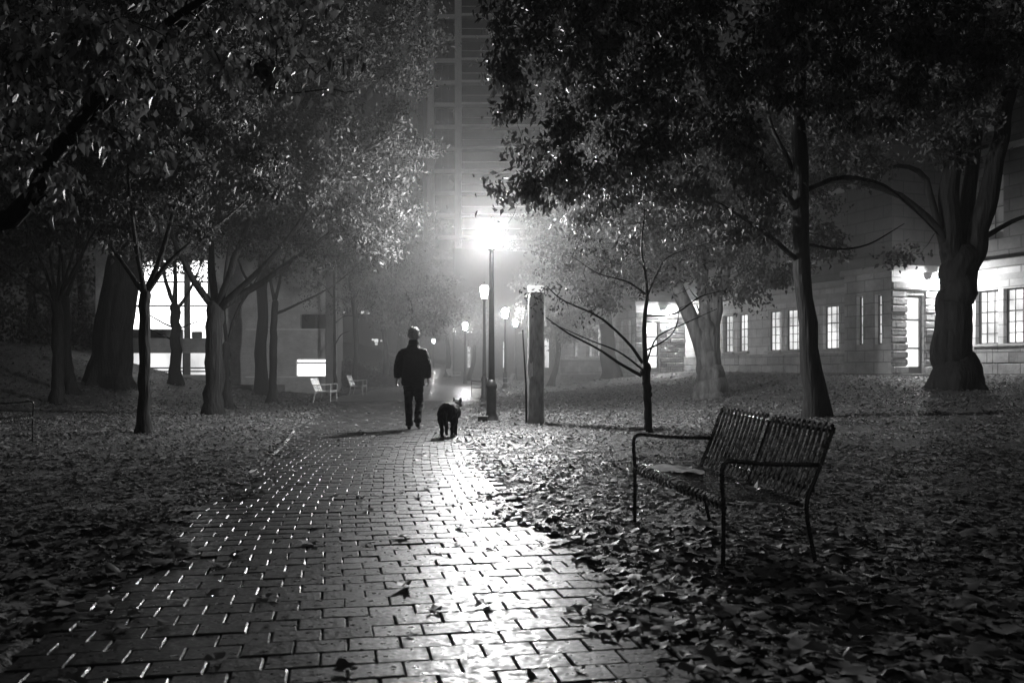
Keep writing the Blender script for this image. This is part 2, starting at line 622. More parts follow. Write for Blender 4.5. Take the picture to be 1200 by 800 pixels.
def resample(pts, n):
    """smooth curve through control points"""
    pts = [Vector(p) for p in pts]
    P = [pts[0] * 2 - pts[1]] + pts + [pts[-1] * 2 - pts[-2]]
    out = []
    segs = len(pts) - 1
    for t in np.linspace(0, segs, n):
        i = min(int(t), segs - 1); u = t - i
        p0, p1, p2, p3 = P[i:i + 4]
        out.append(.5 * ((2 * p1) + (p2 - p0) * u + (2 * p0 - 5 * p1 + 4 * p2 - p3) * u * u + (3 * p1 - p0 - 3 * p2 + p3) * u ** 3))
    return out


def tree(label, limbs, crowns, twigs, leaves, leaf=.09, mat_leaf='leaf', mat_bark='bark', cat='tree', name='tree', seed=1,
         flare=1.6, group=None, cl=.42, droop=.5, knots=None, aspect=.5, twig_r=1.0):
    """limbs: (control points, r0, r1); the first is the trunk, standing on the ground.
    crowns: (centre, radii) volumes of foliage. Twigs reach from the nearest wood to points in the crown."""
    R = random.Random(seed); rl = np.random.default_rng(seed)
    foot = Vector(limbs[0][0][0])
    t = thing(name, label, cat, foot, 0, group)
    mb = MB()
    nodes, nrad = [], []
    for li, (pts, r0, r1) in enumerate(limbs):
        n = 14 if li == 0 else 12
        pp = resample(pts, n)
        rr = []
        for i in range(n):
            u = i / (n - 1)
            r = r0 + (r1 - r0) * u
            if li == 0:
                r *= 1 + (flare - 1) * math.exp(-u * (4.5 if r0 > .3 else 12))
            r *= 1 + R.uniform(-.06, .06) * (.25 if r0 > .3 and li == 0 else 1)
            rr.append(r)
            if i: pp[i] = pp[i] + Vector((R.gauss(0, 1), R.gauss(0, 1), R.gauss(0, .4))) * r0 * .10
        if li == 0:
            pp = [pp[0] - Vector((0, 0, .25))] + pp; rr = [rr[0] * 1.12] + rr
            dn = (pp[-1] - pp[-2]).normalized()
            pp = pp + [pp[-1] + dn * r1 * .6, pp[-1] + dn * r1 * 1.05]; rr = rr + [r1 * .82, r1 * .35]
        elif r0 > .12:
            dn = (pp[0] - pp[1]).normalized()
            pp = [pp[0] + dn * r0 * .9] + pp; rr = [rr[0] * .9] + rr
        o0 = len(mb.v); big = r0 > .3
        q_, rq = pp, rr
        if big:
            q_ = resample(pp, len(pp) * 4); rq = list(np.interp(np.linspace(0, len(pp) - 1, len(q_)), range(len(pp)), rr))
        mb.tube([p - foot for p in q_], rq, 56 if big else 12)
        nn_ = 56 if big else 12
        for i in range(len(q_)):
            for k in range(nn_):
                v = Vector(mb.v[o0 + i * nn_ + k]); c_ = q_[i] - foot; w_ = v - c_
                a_ = math.atan2(w_.y, w_.x)
                f_ = noise.noise(Vector((math.cos(a_) * 1.7 + seed, math.sin(a_) * 1.7, v.z * .4))) * (.05 if big else .09)
                f_ += noise.noise(Vector((math.cos(a_) * 5 + seed, math.sin(a_) * 5, v.z * .4))) * (.07 if big else .04) + (abs(noise.noise(Vector((math.cos(a_) * 9, math.sin(a_) * 9 + seed, v.z * .35)))) * -.10 if big else 0)
                if li == 0: f_ += max(0, math.cos(a_ * 5 + seed)) * .35 * math.exp(-max(0, v.z) * 3.0 / max(.3, r0 * 2)) * (1 if big else .5)
                mb.v[o0 + i * nn_ + k] = tuple(c_ + w_ * (1 + f_))
        if li == 0:
            st = int(len(pp) * .62)
        else:
            st = 3
        for i in range(st, len(pp)):
            nodes.append(pp[i]); nrad.append(rr[i])
    for (kp, kr) in (knots or []):
        mb.ball(Vector(kp) - foot, kr, 10)
    # attractor points
    pts = []
    wts = [c[1][0] * c[1][1] * c[1][2] for c in crowns]
    for _ in range(twigs):
        c, r = R.choices(crowns, wts)[0]
        while True:
            p = Vector((R.uniform(-1, 1), R.uniform(-1, 1), R.uniform(-1, 1)))
            if .25 < p.length < 1: break
        pts.append(Vector(c) + Vector((p.x * r[0], p.y * r[1], p.z * r[2])))
    org = np.array([n_[:] for n_ in nodes])
    pts.sort(key=lambda p: float(np.min(np.sum((org - np.array(p[:])) ** 2, 1))))
    NA = np.zeros((len(nodes) + twigs * 5, 3)); NR = np.zeros(len(NA))
    m = len(nodes); NA[:m] = org; NR[:m] = nrad
    LP = []; TS = []
    per = max(1, leaves // max(1, twigs))
    for p in pts:
        dd = np.sum((NA[:m] - np.array(p[:])) ** 2, 1)
        i = int(np.argmin(dd)); a = Vector(NA[i]); L = math.sqrt(dd[i])
        r0 = min(NR[i] * .7, .006 + L * .011) * twig_r
        r0 = max(r0, .005)
        path = bez(a, p, Vector((R.gauss(0, .06), R.gauss(0, .06), R.uniform(-.02, .12))) * L, 6)
        for k in range(1, 5):
            path[k] = path[k] + Vector((R.gauss(0, 1), R.gauss(0, 1), R.gauss(0, 1))) * L * .022
        rr = [r0 + (.0035 - r0) * k / 5 for k in range(6)]
        mb.tube([q - foot for q in path], rr, 5, cap=False)
        for k in range(1, 6):
            NA[m] = path[k]; NR[m] = rr[k]; m += 1
        nl = int(per * R.choice((.15, .5, .8, 1.2, 1.8, 2.1)))
        TS.append(np.full(nl, R.gauss(0, .17)))
        u = rl.uniform(.25, 1.05, nl)
        A = np.array(a[:]); B = np.array(p[:])
        q = A + (B - A) * u[:, None] + rl.normal(0, cl, (nl, 3)) * np.array([1, 1, .7]) * min(1.0, .35 + L * .3)
        LP.append(q)
    mb.build('trunk', M[mat_bark], t, smooth=True)
    if leaves:
        P = np.concatenate(LP) - np.array(foot[:])
        V, Fc, sh = leaf_cards(P, leaf, rl, droop, aspect)
        sh = np.clip(sh + np.repeat(np.concatenate(TS), 4), 0, 1)
        np_mesh('crown', V, Fc, M[mat_leaf], t, shade=sh, smooth=True)
    return t


def px_limb(d, pts, dd=None):
    """control points from where a limb is seen; dd: change of distance at each"""
    return [W(x, y, d + (dd[i] if dd else 0)) for i, (x, y) in enumerate(pts)]


EXEC_TREES = True
if EXEC_TREES:
    # ---- left row
    b = base(168, 508); d = b.y
    tree('slim dark tree alone nearest the path in the left row, forking above head height',
         [([b] + px_limb(d, [(169, 430), (170, 345)]), .105, .09),
          (px_limb(d, [(170, 345), (150, 318), (118, 270), (90, 225)], [0, 0, .3, .6]), .05, .015),
          (px_limb(d, [(170, 345), (188, 300), (205, 240), (230, 150)], [0, 0, -.3, -.5]), .055, .015),
          (px_limb(d, [(170, 345), (205, 300), (258, 262), (310, 215)], [0, .2, .8, 1.4]), .05, .012),
          (px_limb(d, [(170, 345), (160, 290), (150, 200), (160, 120)], [0, -.4, -1, -1.6]), .05, .012)],
         [(W(170, 190, d), (2.6, 2.4, 1.7)), (W(180, 60, d), (2.8, 2.6, 1.6))], 300, 24000, .12, seed=11, cl=.3)
    b = base(250, 487); d = b.y
    tree('stout left-row tree with pale-banded foot and spreading limbs beside the lit wall window',
         [([b] + px_limb(d, [(251, 430), (252, 362)]), .235, .21),
          (px_limb(d, [(252, 362), (225, 325), (200, 270), (185, 200)], [0, 0, -.4, -1]), .10, .02),
          (px_limb(d, [(254, 362), (300, 335), (350, 300), (440, 235)], [0, .2, .3, -.2]), .11, .02),
          (px_limb(d, [(252, 362), (248, 300), (252, 220), (262, 120)], [0, .2, .4, .8]), .10, .02),
          (px_limb(d, [(254, 362), (280, 290), (310, 215), (350, 120)], [0, -.4, -1, -1.6]), .10, .02),
          (px_limb(d, [(254, 362), (320, 300), (400, 200), (470, 150)], [0, -.5, -1.5, -2.2]), .08, .02)],
         [(W(330, 190, d), (3.4, 3.0, 2.0)), (W(440, 205, d - .5), (1.5, 2.2, 1.7)), (W(330, 40, d), (4.0, 3.2, 2.4)), (W(410, 285, d - 1), (1.2, 1.4, .7))],
         520, 52000, .125, seed=12, cl=.34, flare=1.25)
    b = base(267, 478); d = b.y
    tree('thin leaning stem close behind the stout pale-footed tree',
         [([b] + px_limb(d, [(264, 440), (266, 405)]), .15, .12),
          (px_limb(d, [(266, 405), (280, 360), (305, 320), (330, 250)], [0, .2, .4, .6]), .06, .015),
          (px_limb(d, [(266, 405), (262, 350), (270, 280), (290, 190)]), .06, .015)],
         [(W(290, 220, d), (2.2, 2.2, 1.6))], 140, 8000, .12, seed=13)
    b = base(68, 473); d = b.y
    tree('slim dark tree at the far left whose branches fan upward, front of a close pair',
         [([b] + px_limb(d, [(68, 420), (66, 358)]), .17, .15)] +
         [(px_limb(d, [(66, 358), (x1, 310), (x2, 200)], [0, .2 * s, .8 * s]), .06, .014)
          for x1, x2, s in ((50, 5, -1), (60, 45, 1), (70, 70, -1), (82, 110, 1), (90, 150, .3))] +
         [(px_limb(d, [(66, 358), (40, 335), (0, 305)]), .04, .012)],
         [(W(70, 180, d), (3.2, 2.6, 2.2))], 220, 16000, .13, seed=14)
    b = base(84, 461); d = b.y
    tree('slim tree with a flared foot directly behind the fan-branched one',
         [([b] + px_limb(d, [(79, 420), (77, 350)]), .18, .14),
          (px_limb(d, [(77, 350), (95, 300), (120, 220)]), .07, .015), (px_limb(d, [(77, 350), (70, 290), (40, 210)]), .07, .015)],
         [(W(90, 200, d), (3.0, 2.6, 2.0))], 140, 9000, .13, seed=15)
    b = base(126, 452); d = b.y
    tree('massive old trunk leaning right, the thickest on the left side',
         [([b] + px_limb(d, [(135, 380), (143, 300), (150, 180)]), .66, .5),
          (px_limb(d, [(146, 250), (110, 170), (60, 60)], [0, .5, 1]), .28, .06), (px_limb(d, [(150, 190), (190, 120), (230, 20)], [0, .5, 1]), .28, .06),
          (px_limb(d, [(150, 190), (140, 90), (120, -30)]), .26, .06)],
         [(W(140, 20, d), (7, 5, 3.5)), (W(60, 150, d), (4, 4, 2.0))], 260, 24000, .17, seed=16, mat_leaf='leaf_dark', flare=1.15, cl=.6)
    b = base(205, 450); d = b.y
    tree('small forked tree standing against the large lit windows',
         [([b] + px_limb(d, [(206, 400), (205, 360)]), .21, .18),
          (px_limb(d, [(205, 360), (192, 320), (186, 260)]), .1, .03), (px_limb(d, [(205, 360), (206, 300), (208, 240)]), .1, .03),
          (px_limb(d, [(206, 365), (222, 340), (240, 300)]), .08, .02), (px_limb(d, [(206, 388), (222, 380), (248, 372)]), .04, .012),
          (px_limb(d, [(206, 385), (185, 375), (150, 352)]), .04, .012), (px_limb(d, [(206, 400), (185, 390), (174, 384)]), .04, .012)],
         [(W(200, 285, d), (2.6, 1.6, 1.5))], 130, 3600, .15, seed=17, mat_leaf='leaf_dark')
    b = base(307, 463); d = b.y
    tree('plain straight trunk in front of the brick wall, thicker of two standing together',
         [([b] + px_limb(d, [(306, 410), (307, 345), (310, 260)]), .24, .19),
          (px_limb(d, [(307, 345), (285, 320), (270, 270)]), .07, .02), (px_limb(d, [(309, 300), (340, 250), (370, 200)]), .09, .02)],
         [(W(310, 210, d), (3.2, 3.0, 2.4))], 160, 12000, .15, seed=18)
    b = base(319, 472); d = b.y
    tree('slender trunk catching light on its right edge, thinner of two by the brick wall',
         [([b] + px_limb(d, [(320, 420), (322, 355)]), .13, .11),
          (px_limb(d, [(322, 368), (345, 358), (390, 335), (430, 300)], [0, -.2, -.5, -.9]), .055, .012),
          (px_limb(d, [(322, 355), (335, 300), (360, 230)]), .06, .012), (px_limb(d, [(322, 355), (312, 300), (300, 230)]), .06, .012)],
         [(W(350, 270, d), (2.2, 2.0, 1.6)), (W(420, 290, d - .5), (1.5, 1.4, .9))], 150, 9000, .1, seed=19)
    b = base(393, 464); d = b.y
    tree('thin sapling growing at the corner of the brick building behind the seats',
         [([b] + px_limb(d, [(392, 400), (391, 300)]), .075, .04),
          (px_limb(d, [(392, 405), (400, 392), (410, 388)]), .035, .01), (px_limb(d, [(391, 380), (405, 370), (420, 372)]), .025, .008),
          (px_limb(d, [(391, 350), (380, 335), (365, 325)]), .025, .008)],
         [(W(395, 330, d), (1.6, 1.2, 1.6))], 70, 1200, .1, seed=20, twig_r=.8)
    for q, (fx, fd, cx_, cy_, cr_, lab) in enumerate([
            (38, 44, 35, 250, 4.2, 'dark dense tree on the mound at the far left, behind the fan-branched pair'),
            (-30, 40, -20, 230, 4.0, 'dark tree at the extreme left edge on the mound'),
            (98, 52, 90, 240, 4.6, 'dark tree behind the massive leaning trunk')]):
        x = (fx - 600) / F * fd; bb = Vector((x, fd, gz(x, fd))); cc = W(cx_, cy_, fd)
        tree(lab, [([bb, (bb + cc) / 2, cc], .26, .1)], [(cc, (cr_, cr_ * .7, 4.4)), (W(cx_, 385, fd), (cr_ * .8, cr_ * .5, 1.6)), (W(cx_, 120, fd), (cr_ * 1.1, cr_ * .8, 3.0))], 150, 17000, .22, seed=60 + q, mat_leaf='leaf_dark', cl=.7)
    # the tree just outside the left edge whose branch and leaves hang into view
    tree('near tree at the left edge with a thick slanting limb and large drooping leaves',
         [([Vector((-5.6, 7.0, 0)), Vector((-5.5, 7.0, 1.2)), Vector((-5.35, 7.0, 2.2))], .24, .2),
          ([Vector((-5.35, 7.0, 2.1)), W(0, 262, 7.0), W(70, 170, 7.0), W(150, 95, 7.1), W(262, -20, 7.4)], .085, .03),
          ([Vector((-5.35, 7.0, 2.2)), Vector((-5.2, 7.4, 3.4)), Vector((-5.0, 8.0, 5.2))], .14, .05),
          ([W(70, 170, 7.0), W(180, 40, 6.6), W(330, -50, 6.2)], .05, .015)],
         [(W(230, 30, 6.6), (1.5, .9, .62)), (W(345, 40, 6.9), (.75, .8, .5)), (W(60, 130, 7.0), (.9, .8, .7)), (W(200, -110, 7), (2.4, 1.5, .8)), (W(330, 120, 7.2), (.5, .5, .25)), (W(90, 120, 6.8), (1.2, .9, .8)), (W(20, 60, 6.6), (1.1, .9, .7))],
         210, 6200, .095, seed=21, mat_leaf='leaf_lit', cl=.16, droop=1.1, aspect=.5)

    # ---- right side
    b = base(760, 507); d = b.y
    tree('small nearly bare young tree with a knobbly stem on the leafy lawn',
         [([b] + px_limb(d, [(759, 470), (757, 430)]), .062, .075),
          (px_limb(d, [(757, 430), (755, 390), (758, 340), (752, 290), (756, 245)]), .048, .008),
          (px_limb(d, [(752, 440), (725, 425), (700, 408), (665, 390), (640, 372)], [0, 0, -.1, -.2, -.4]), .03, .008),
          (px_limb(d, [(752, 432), (725, 412), (690, 398), (645, 378)], [0, .1, .3, .5]), .02, .006),
          (px_limb(d, [(753, 425), (735, 400), (700, 370), (660, 352), (640, 335)], [0, -.1, -.2, -.2, -.2]), .03, .008),
          (px_limb(d, [(758, 425), (770, 395), (800, 380), (840, 362)], [0, .1, .2, .3]), .018, .006),
          (px_limb(d, [(758, 410), (780, 398), (792, 384), (796, 362)], [0, -.2, -.3, -.4]), .018, .006),
          (px_limb(d, [(757, 370), (790, 368), (820, 348), (850, 340)], [0, .1, .2, .3]), .02, .006),
          (px_limb(d, [(757, 345), (735, 330), (700, 320), (670, 300)]), .02, .006),
          (px_limb(d, [(757, 350), (770, 320), (785, 300), (830, 285)]), .02, .006)],
         [(W(750, 290, d), (1.5, 1.2, .9)), (W(670, 350, d), (.9, .7, .5)), (W(820, 330, d), (.7, .7, .5))], 190, 1100, .085, seed=31, flare=1.3, twig_r=1.25, cl=.2,
         knots=[(W(757, 448, d), .075), (W(760, 462, d), .07), (W(755, 436, d), .085)])
    b = base(832, 466); d = b.y
    tree('broad old tree dividing low into two heavy limbs, in front of the stone building',
         [([b] + px_limb(d, [(831, 430), (826, 380)]), .42, .30),
          (px_limb(d, [(826, 415), (808, 370), (785, 315), (755, 250), (735, 190)], [0, 0, .3, .8, 1.2]), .27, .05),
          (px_limb(d, [(832, 415), (838, 350), (860, 280), (900, 190)], [0, 0, -.3, -1]), .29, .06),
          (px_limb(d, [(838, 345), (870, 315), (905, 290)], [0, -.5, -1]), .1, .03),
          (px_limb(d, [(826, 370), (822, 290), (815, 200)], [0, .4, 1]), .2, .06)],
         [(W(740, 270, d), (3.2, 2.5, 2.1)), (W(690, 320, d + 3), (2.0, 2.2, 1.5)), (W(880, 260, d - 1), (2.5, 2.5, 2.0)), (W(880, 335, d - 1), (1.3, 1.2, 1.0)), (W(810, 160, d), (5, 3.5, 2.6))],
         480, 46000, .14, seed=32, mat_bark='bark_pale', cl=.36, flare=1.25)
    b = base(717, 443); d = b.y
    tree('ivy-clumped trunk far down the lawn, before the lit end windows',
         [([b] + px_limb(d, [(713, 400), (708, 340), (712, 280)]), .44, .3),
          (px_limb(d, [(708, 340), (690, 300), (660, 260)]), .15, .04), (px_limb(d, [(710, 320), (735, 280), (760, 230)]), .15, .04)],
         [(W(690, 270, d), (4, 3.5, 3.0)), (W(650, 370, d), (1.6, 1.8, 1.4)), (W(718, 395, d - .3), (.5, .5, .7))], 260, 22000, .15, seed=33, cl=.4, flare=1.35, mat_leaf='leaf_lit')
    b = base(957, 489); d = b.y
    tree('tall slim dark tree behind the bench with long bare side branches',
         [([b] + px_limb(d, [(948, 400), (940, 300), (937, 150), (934, -40)]), .205, .13),
          (px_limb(d, [(940, 310), (905, 280), (870, 255), (820, 225)], [0, -.3, -.6, -1.0]), .06, .015),
          (px_limb(d, [(938, 250), (900, 200), (855, 150), (825, 128)], [0, -.5, -1.2, -2]), .075, .02),
          (px_limb(d, [(937, 230), (925, 190), (900, 130), (900, 20)], [0, .2, .4, .6]), .06, .02),
          (px_limb(d, [(940, 225), (985, 208), (1030, 215), (1060, 235), (1100, 275)], [0, .2, .5, .8, 1.2]), .055, .012),
          (px_limb(d, [(940, 285), (985, 292), (1020, 285), (1060, 262)], [0, -.2, -.4, -.6]), .03, .008),
          (px_limb(d, [(936, 120), (820, 60), (700, 10)], [0, -2, -4]), .07, .02),
          (px_limb(d, [(936, 90), (1000, 40), (1080, 0)], [0, -1, -2]), .06, .02)],
         [(W(690, 150, d - 3.5), (1.7, 2.0, 1.4)), (W(780, 180, d - 1), (1.8, 1.7, 1.2)), (W(800, 40, d - 3), (3.0, 2.6, 1.3)), (W(1000, 60, d - 2), (2.6, 2.4, 1.4)), (W(640, 40, d - 4), (1.2, 1.8, 1.0)), (W(750, 245, d + .6), (1.9, 1.3, .8)), (W(650, 225, d - 1.5), (1.2, 1.3, .8)), (W(860, 230, d), (1.6, 1.4, .8))],
         560, 34000, .135, seed=34, mat_leaf='leaf_dark', cl=.28, flare=1.35, droop=.9)
    b = base(1120, 456); d = b.y
    tree('huge old tree with flared roots and rough bark at the right, before the lit doorway',
         [([b] + px_limb(d, [(1117, 400), (1120, 345), (1126, 305)]), .47, .40),
          (px_limb(d, [(1118, 300), (1090, 258), (1045, 225), (985, 212), (940, 222)], [0, -.2, -.4, -.5, -.5]), .13, .035),
          (px_limb(d, [(1112, 310), (1096, 250), (1082, 205), (1050, 195), (1020, 210)], [0, .3, .5, .6, .7]), .12, .03),
          (px_limb(d, [(1116, 330), (1112, 270), (1116, 180), (1122, 90), (1125, -20)]), .31, .14),
          (px_limb(d, [(1128, 335), (1146, 275), (1164, 200), (1180, 120), (1192, 0)], [0, 0, -.2, -.4, -.8]), .33, .14),
          (px_limb(d, [(1124, 330), (1132, 260), (1146, 150), (1150, 20)], [.1, .3, .7, 1]), .25, .10),
          (px_limb(d, [(1150, 280), (1190, 258), (1240, 240)]), .08, .03)],
         [(W(1050, 130, d), (3.0, 2.8, 1.9)), (W(1150, 20, d), (4.5, 3.5, 2.0)), (W(1000, 20, d), (3.5, 2.5, 1.6)), (W(1060, 310, d - .3), (.9, .8, .5)), (W(960, 290, d), (1.0, .8, .5))],
         420, 36000, .15, seed=35, mat_leaf='leaf_dark', mat_bark='bark', cl=.36, flare=1.42)

    # ---- far trees closing the view along the path
    far = [(452, 446, 58, 8, (440, 335, 2.6, 2.4), 'rounded tree behind the walking man, crown above the low shrubs', 41),
           (487, 452, 44, 7, (478, 345, 2.7, 2.0), 'tree directly behind the walking man, its lamplit crown spread over his head', 46),
           (524, 432, 72, 6, (518, 365, 2.6, 2.2), 'far tree overhanging the bend of the path, two dim stems', 42),
           (549, 436, 64, 5, (552, 370, 1.6, 2.0), 'far tree between the lamp posts and the path bend', 43),
           (645, 432, 52, 7, (650, 350, 2.6, 2.6), 'lamplit tree just right of the stout pillar', 44),
           (415, 452, 48, 6, (405, 285, 2.6, 2.8), 'tree leaning over the corner of the brick building', 45),
           (606, 434, 85, 8, (612, 305, 4.6, 4.0), 'tall far tree behind the brightest lamp', 47),
           (470, 440, 90, 9, (462, 280, 6.0, 4.6), 'tall distant tree under the pale tower wall', 48)]
    for fx, fy, fd, tw, (cx, cy, cr, ch), lab, sd in far:
        x = (fx - 600) / F * fd
        bb = Vector((x, fd, gz(x, fd)))
        cc = W(cx, cy, fd)
        tree(lab, [([bb, (bb + cc) / 2 + Vector((.3, 0, -.5)), cc], tw / F * fd / 2, .12)],
             [(cc, (cr, cr * .8, ch)), (cc + Vector((cr * .5, 0, -ch * .4)), (cr * .7, cr * .7, ch * .6))], 150, 11000, .10 + fd * .0012, seed=sd, cl=.42, mat_leaf='leaf_lit')
    for k, (px, py, w, h, dd, lab) in enumerate([
            (430, 452, 1.9, .8, 52, 'low rounded shrub beside the second metal seat'),
            (455, 447, 2.4, 1.2, 60, 'wide shrub mound behind the walking man'),
            (412, 450, 1.2, 1.3, 50, 'upright shrub at the brick building corner')]):
        x = (px - 600) / F * dd
        t = thing('shrub', lab, 'shrub', (x, dd, gz(x, dd)), 0, 'shrubs at the path bend')
        mb = MB(); P = []
        for i in range(60):
            a = random.uniform(0, 6.28); r = math.sqrt(random.random())
            e = Vector((math.cos(a) * r * w, math.sin(a) * r * w * .7, h * math.sqrt(max(0, 1 - r * r * .9)) * random.uniform(.6, 1)))
            mb.tube(bez((0, 0, -.1), e, (0, 0, .1), 4), [.012, .01, .007, .004], 4, cap=False)
            P.append(rng.normal(0, .16, (60, 3)) + np.array(e[:]))
        mb.build('stem', M['bark'], t)
        V, Fc, sh = leaf_cards(np.concatenate(P), .13, rng)
        np_mesh('crown', V, Fc, M['leaf_dark'], t, shade=sh)


# ------------------------------------------------------------------ benches: steel straps bent from seat to back
def make_bench(label, loc, rz):
    """length along x, the sitter looks along -y"""
    t = thing('bench', label, 'bench', loc, rz, 'steel slat benches along the path')
    L = 1.52
    seat_prof = [(-.262, .345), (-.272, .375), (-.262, .402), (-.235, .412), (-.10, .398), (.06, .386), (.17, .382), (.215, .392)]
    back_prof = [(.222, .40), (.25, .46), (.30, .58), (.345, .70), (.375, .80), (.385, .815), (.398, .812), (.40, .795)]

    def straps(prof, wid=.031, th=.006):
        mb = MB()
        prof = [(p.x, p.y) for p in resample([Vector((a, c, 0)) for a, c in prof], len(prof) * 4)]
        n = 25
        for i in range(n):
            x = -L / 2 + .03 + (L - .06) * i / (n - 1)
            if abs(x) < .012: continue
            vs, fs = [], []
            for k, (y, z) in enumerate(prof):
                a = prof[max(k - 1, 0)]; c = prof[min(k + 1, len(prof) - 1)]
                ty, tz = c[0] - a[0], c[1] - a[1]; q = math.hypot(ty, tz)
                ny, nz = -tz / q, ty / q
                for sx, sn in ((-1, -1), (1, -1), (1, 1), (-1, 1)):
                    vs.append((x + sx * wid / 2, y + sn * ny * th / 2, z + sn * nz * th / 2))
            for k in range(len(prof) - 1):
                for q in range(4):
                    j = (q + 1) % 4
                    fs.append((k * 4 + q, k * 4 + j, k * 4 + 4 + j, k * 4 + 4 + q))
            fs.append((3, 2, 1, 0)); e = (len(prof) - 1) * 4
            fs.append((e, e + 1, e + 2, e + 3))
            mb.add(vs, fs)
        return mb
    straps(seat_prof).build('seat', M['steel'], t)
    straps(back_prof).build('backrest', M['steel'], t)
    mb = MB()   # rails under the slats
    for y, z in ((-.255, .362), (.20, .366)):
        mb.tube([(-L / 2, y, z), (L / 2, y, z)], .014, 8)
    for y, z in ((.258, .45), (.378, .775)):
        mb.tube([(-L / 2, y + .012, z), (L / 2, y + .012, z)], .012, 8)
    mb.tube(resample([(0, -.25, .355), (0, 0, .34), (0, .2, .35), (0, .27, .45), (0, .39, .775)], 16), .018, 8)
    mb.build('frame', M['steel'], t, smooth=True)
    for s in (-1, 1):
        x = s * L / 2
        mb = MB()   # front leg runs up into the armrest loop
        mb.tube(resample([(x, -.262, 0), (x, -.262, .36), (x, -.275, .56), (x, -.25, .615), (x, -.19, .62)], 18), .013, 8)
        mb.build('leg', M['steel'], t, smooth=True)
        mb = MB()
        mb.tube(resample([(x, .30, 0), (x, .255, .2), (x, .232, .38), (x, .30, .56), (x, .39, .80)], 18), .013, 8)
        mb.build('leg', M['steel'], t, smooth=True)
        mb = MB()
        mb.tube(resample([(x, -.20, .62), (x, 0, .60), (x, .31, .59)], 10), [(.009, .013)] * 10, 8)
        mb.build('armrest', M['steel'], t, smooth=True)
    return t


bx, by = 1.27, 5.95
bench = make_bench('wet black metal slat bench close by on the leaves beside the path', (bx, by, gz(bx, by) + .0), math.radians(-90 + 11))
bench.rotation_euler = (0, math.radians(1.6), bench.rotation_euler[2])


def put_bench(x, y, deg, label, pale=True):
    c = copy_tree(bench)
    c.location = (x, y, gz(x, y)); c.rotation_euler = (0, 0, math.radians(deg))
    c['label'] = label
    if pale:  # lamplight on these benches is put into the steel colour
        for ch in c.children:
            ch.material_slots[0].link = 'OBJECT'; ch.material_slots[0].material = M['steel_lit']
    return c


p = base(26, 520)
put_bench(-7.35, 13.3, 98, 'dark metal bench cut off by the left edge beneath the trees', False)
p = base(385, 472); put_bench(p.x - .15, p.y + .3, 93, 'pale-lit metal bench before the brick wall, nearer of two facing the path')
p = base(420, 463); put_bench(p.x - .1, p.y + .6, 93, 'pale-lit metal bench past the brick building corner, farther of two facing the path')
p = base(566, 464); put_bench(p.x - .2, p.y, -88, 'dark metal bench just left of the foot of the lamp posts', False)
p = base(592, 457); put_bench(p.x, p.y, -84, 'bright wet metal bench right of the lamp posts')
p = base(532, 446); put_bench(p.x, p.y, 80, 'far pale-lit metal bench on the open paving, nearer of the two beyond the dog')
p = base(537, 442); put_bench(p.x, p.y + 4, 80, 'farthest pale-lit metal bench on the paving beyond the dog')

# glare on the wet seat of the near bench, modelled as a pale sheet
bm_ = bench.matrix_basis.copy()
RB = Matrix.Translation(Vector((bx, by, gz(bx, by)))) @ bench.rotation_euler.to_matrix().to_4x4()


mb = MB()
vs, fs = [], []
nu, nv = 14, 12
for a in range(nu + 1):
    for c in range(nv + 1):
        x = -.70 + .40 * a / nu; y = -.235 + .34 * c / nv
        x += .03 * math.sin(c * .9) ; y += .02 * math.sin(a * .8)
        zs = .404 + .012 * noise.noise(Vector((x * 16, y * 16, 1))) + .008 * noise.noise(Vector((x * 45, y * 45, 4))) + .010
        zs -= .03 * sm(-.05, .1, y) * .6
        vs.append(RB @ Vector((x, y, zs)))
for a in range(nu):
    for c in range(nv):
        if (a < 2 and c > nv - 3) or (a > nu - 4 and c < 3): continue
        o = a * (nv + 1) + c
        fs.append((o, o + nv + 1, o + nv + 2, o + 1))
tag(mb.add(vs, fs).build('seat_glare', M['paper'], smooth=True), 'crumpled pale sheet standing in for wet glare at the far end of the near bench seat', 'paper')
for i, (lx, ly, s, lab) in enumerate([(.42, .10, .07, 'large curled leaf resting at the near end of the slat bench seat'),
                                      (.53, -.02, .055, 'small pale leaf on the near bench seat closest to the viewer')]):
    V, Fc, sh = litter_leaves(np.array([0.0]), np.array([0.0]), s * 2, _lobe, np.random.default_rng(50 + i), .002, .2, .1, z0=np.array([0.0]))
    V = np.array([(RB @ Vector((lx + v[0], ly + v[1], .398 + v[2])))[:] for v in V])
    tag(np_mesh('leaf', V, Fc, M['litter'], shade=np.full(len(V), 1.0)), lab, 'leaf')


# ------------------------------------------------------------------ street lamps
LAMP_H = 3.87


def make_lamp(label, loc, strength, scale=1.0):
    t = thing('street_lamp', label, 'street lamp', loc, 0, 'park lamps along the path')
    MB().lathe([(.155, -.2), (.155, .03), (.14, .05), (.125, .10), (.10, .16), (.095, .62), (.112, .66), (.112, .70), (.085, .75), (.07, .80)], n=16).build('base', M['iron'], t, smooth=True)
    MB().lathe([(.066, .79), (.063, .9), (.047, 2.6), (.040, 3.28), (.07, 3.30), (.07, 3.34), (.05, 3.36)], n=14).build('post', M['iron'], t, smooth=True)
    lan = MB().lathe([(.075, 3.365), (.10, 3.38), (.155, 3.70), (.15, 3.74), (.11, 3.79), (.055, 3.82)], n=14).build('lantern', glow('lamp_glass_%g' % strength, strength), t, smooth=True)
    MB().lathe([(.052, 3.825), (.05, 3.845), (.022, 3.87), (.03, 3.89), (.018, 3.915), (.006, 3.94)], n=14).build('cap', M['iron'], lan, smooth=True)
    t.scale = (scale,) * 3
    return t


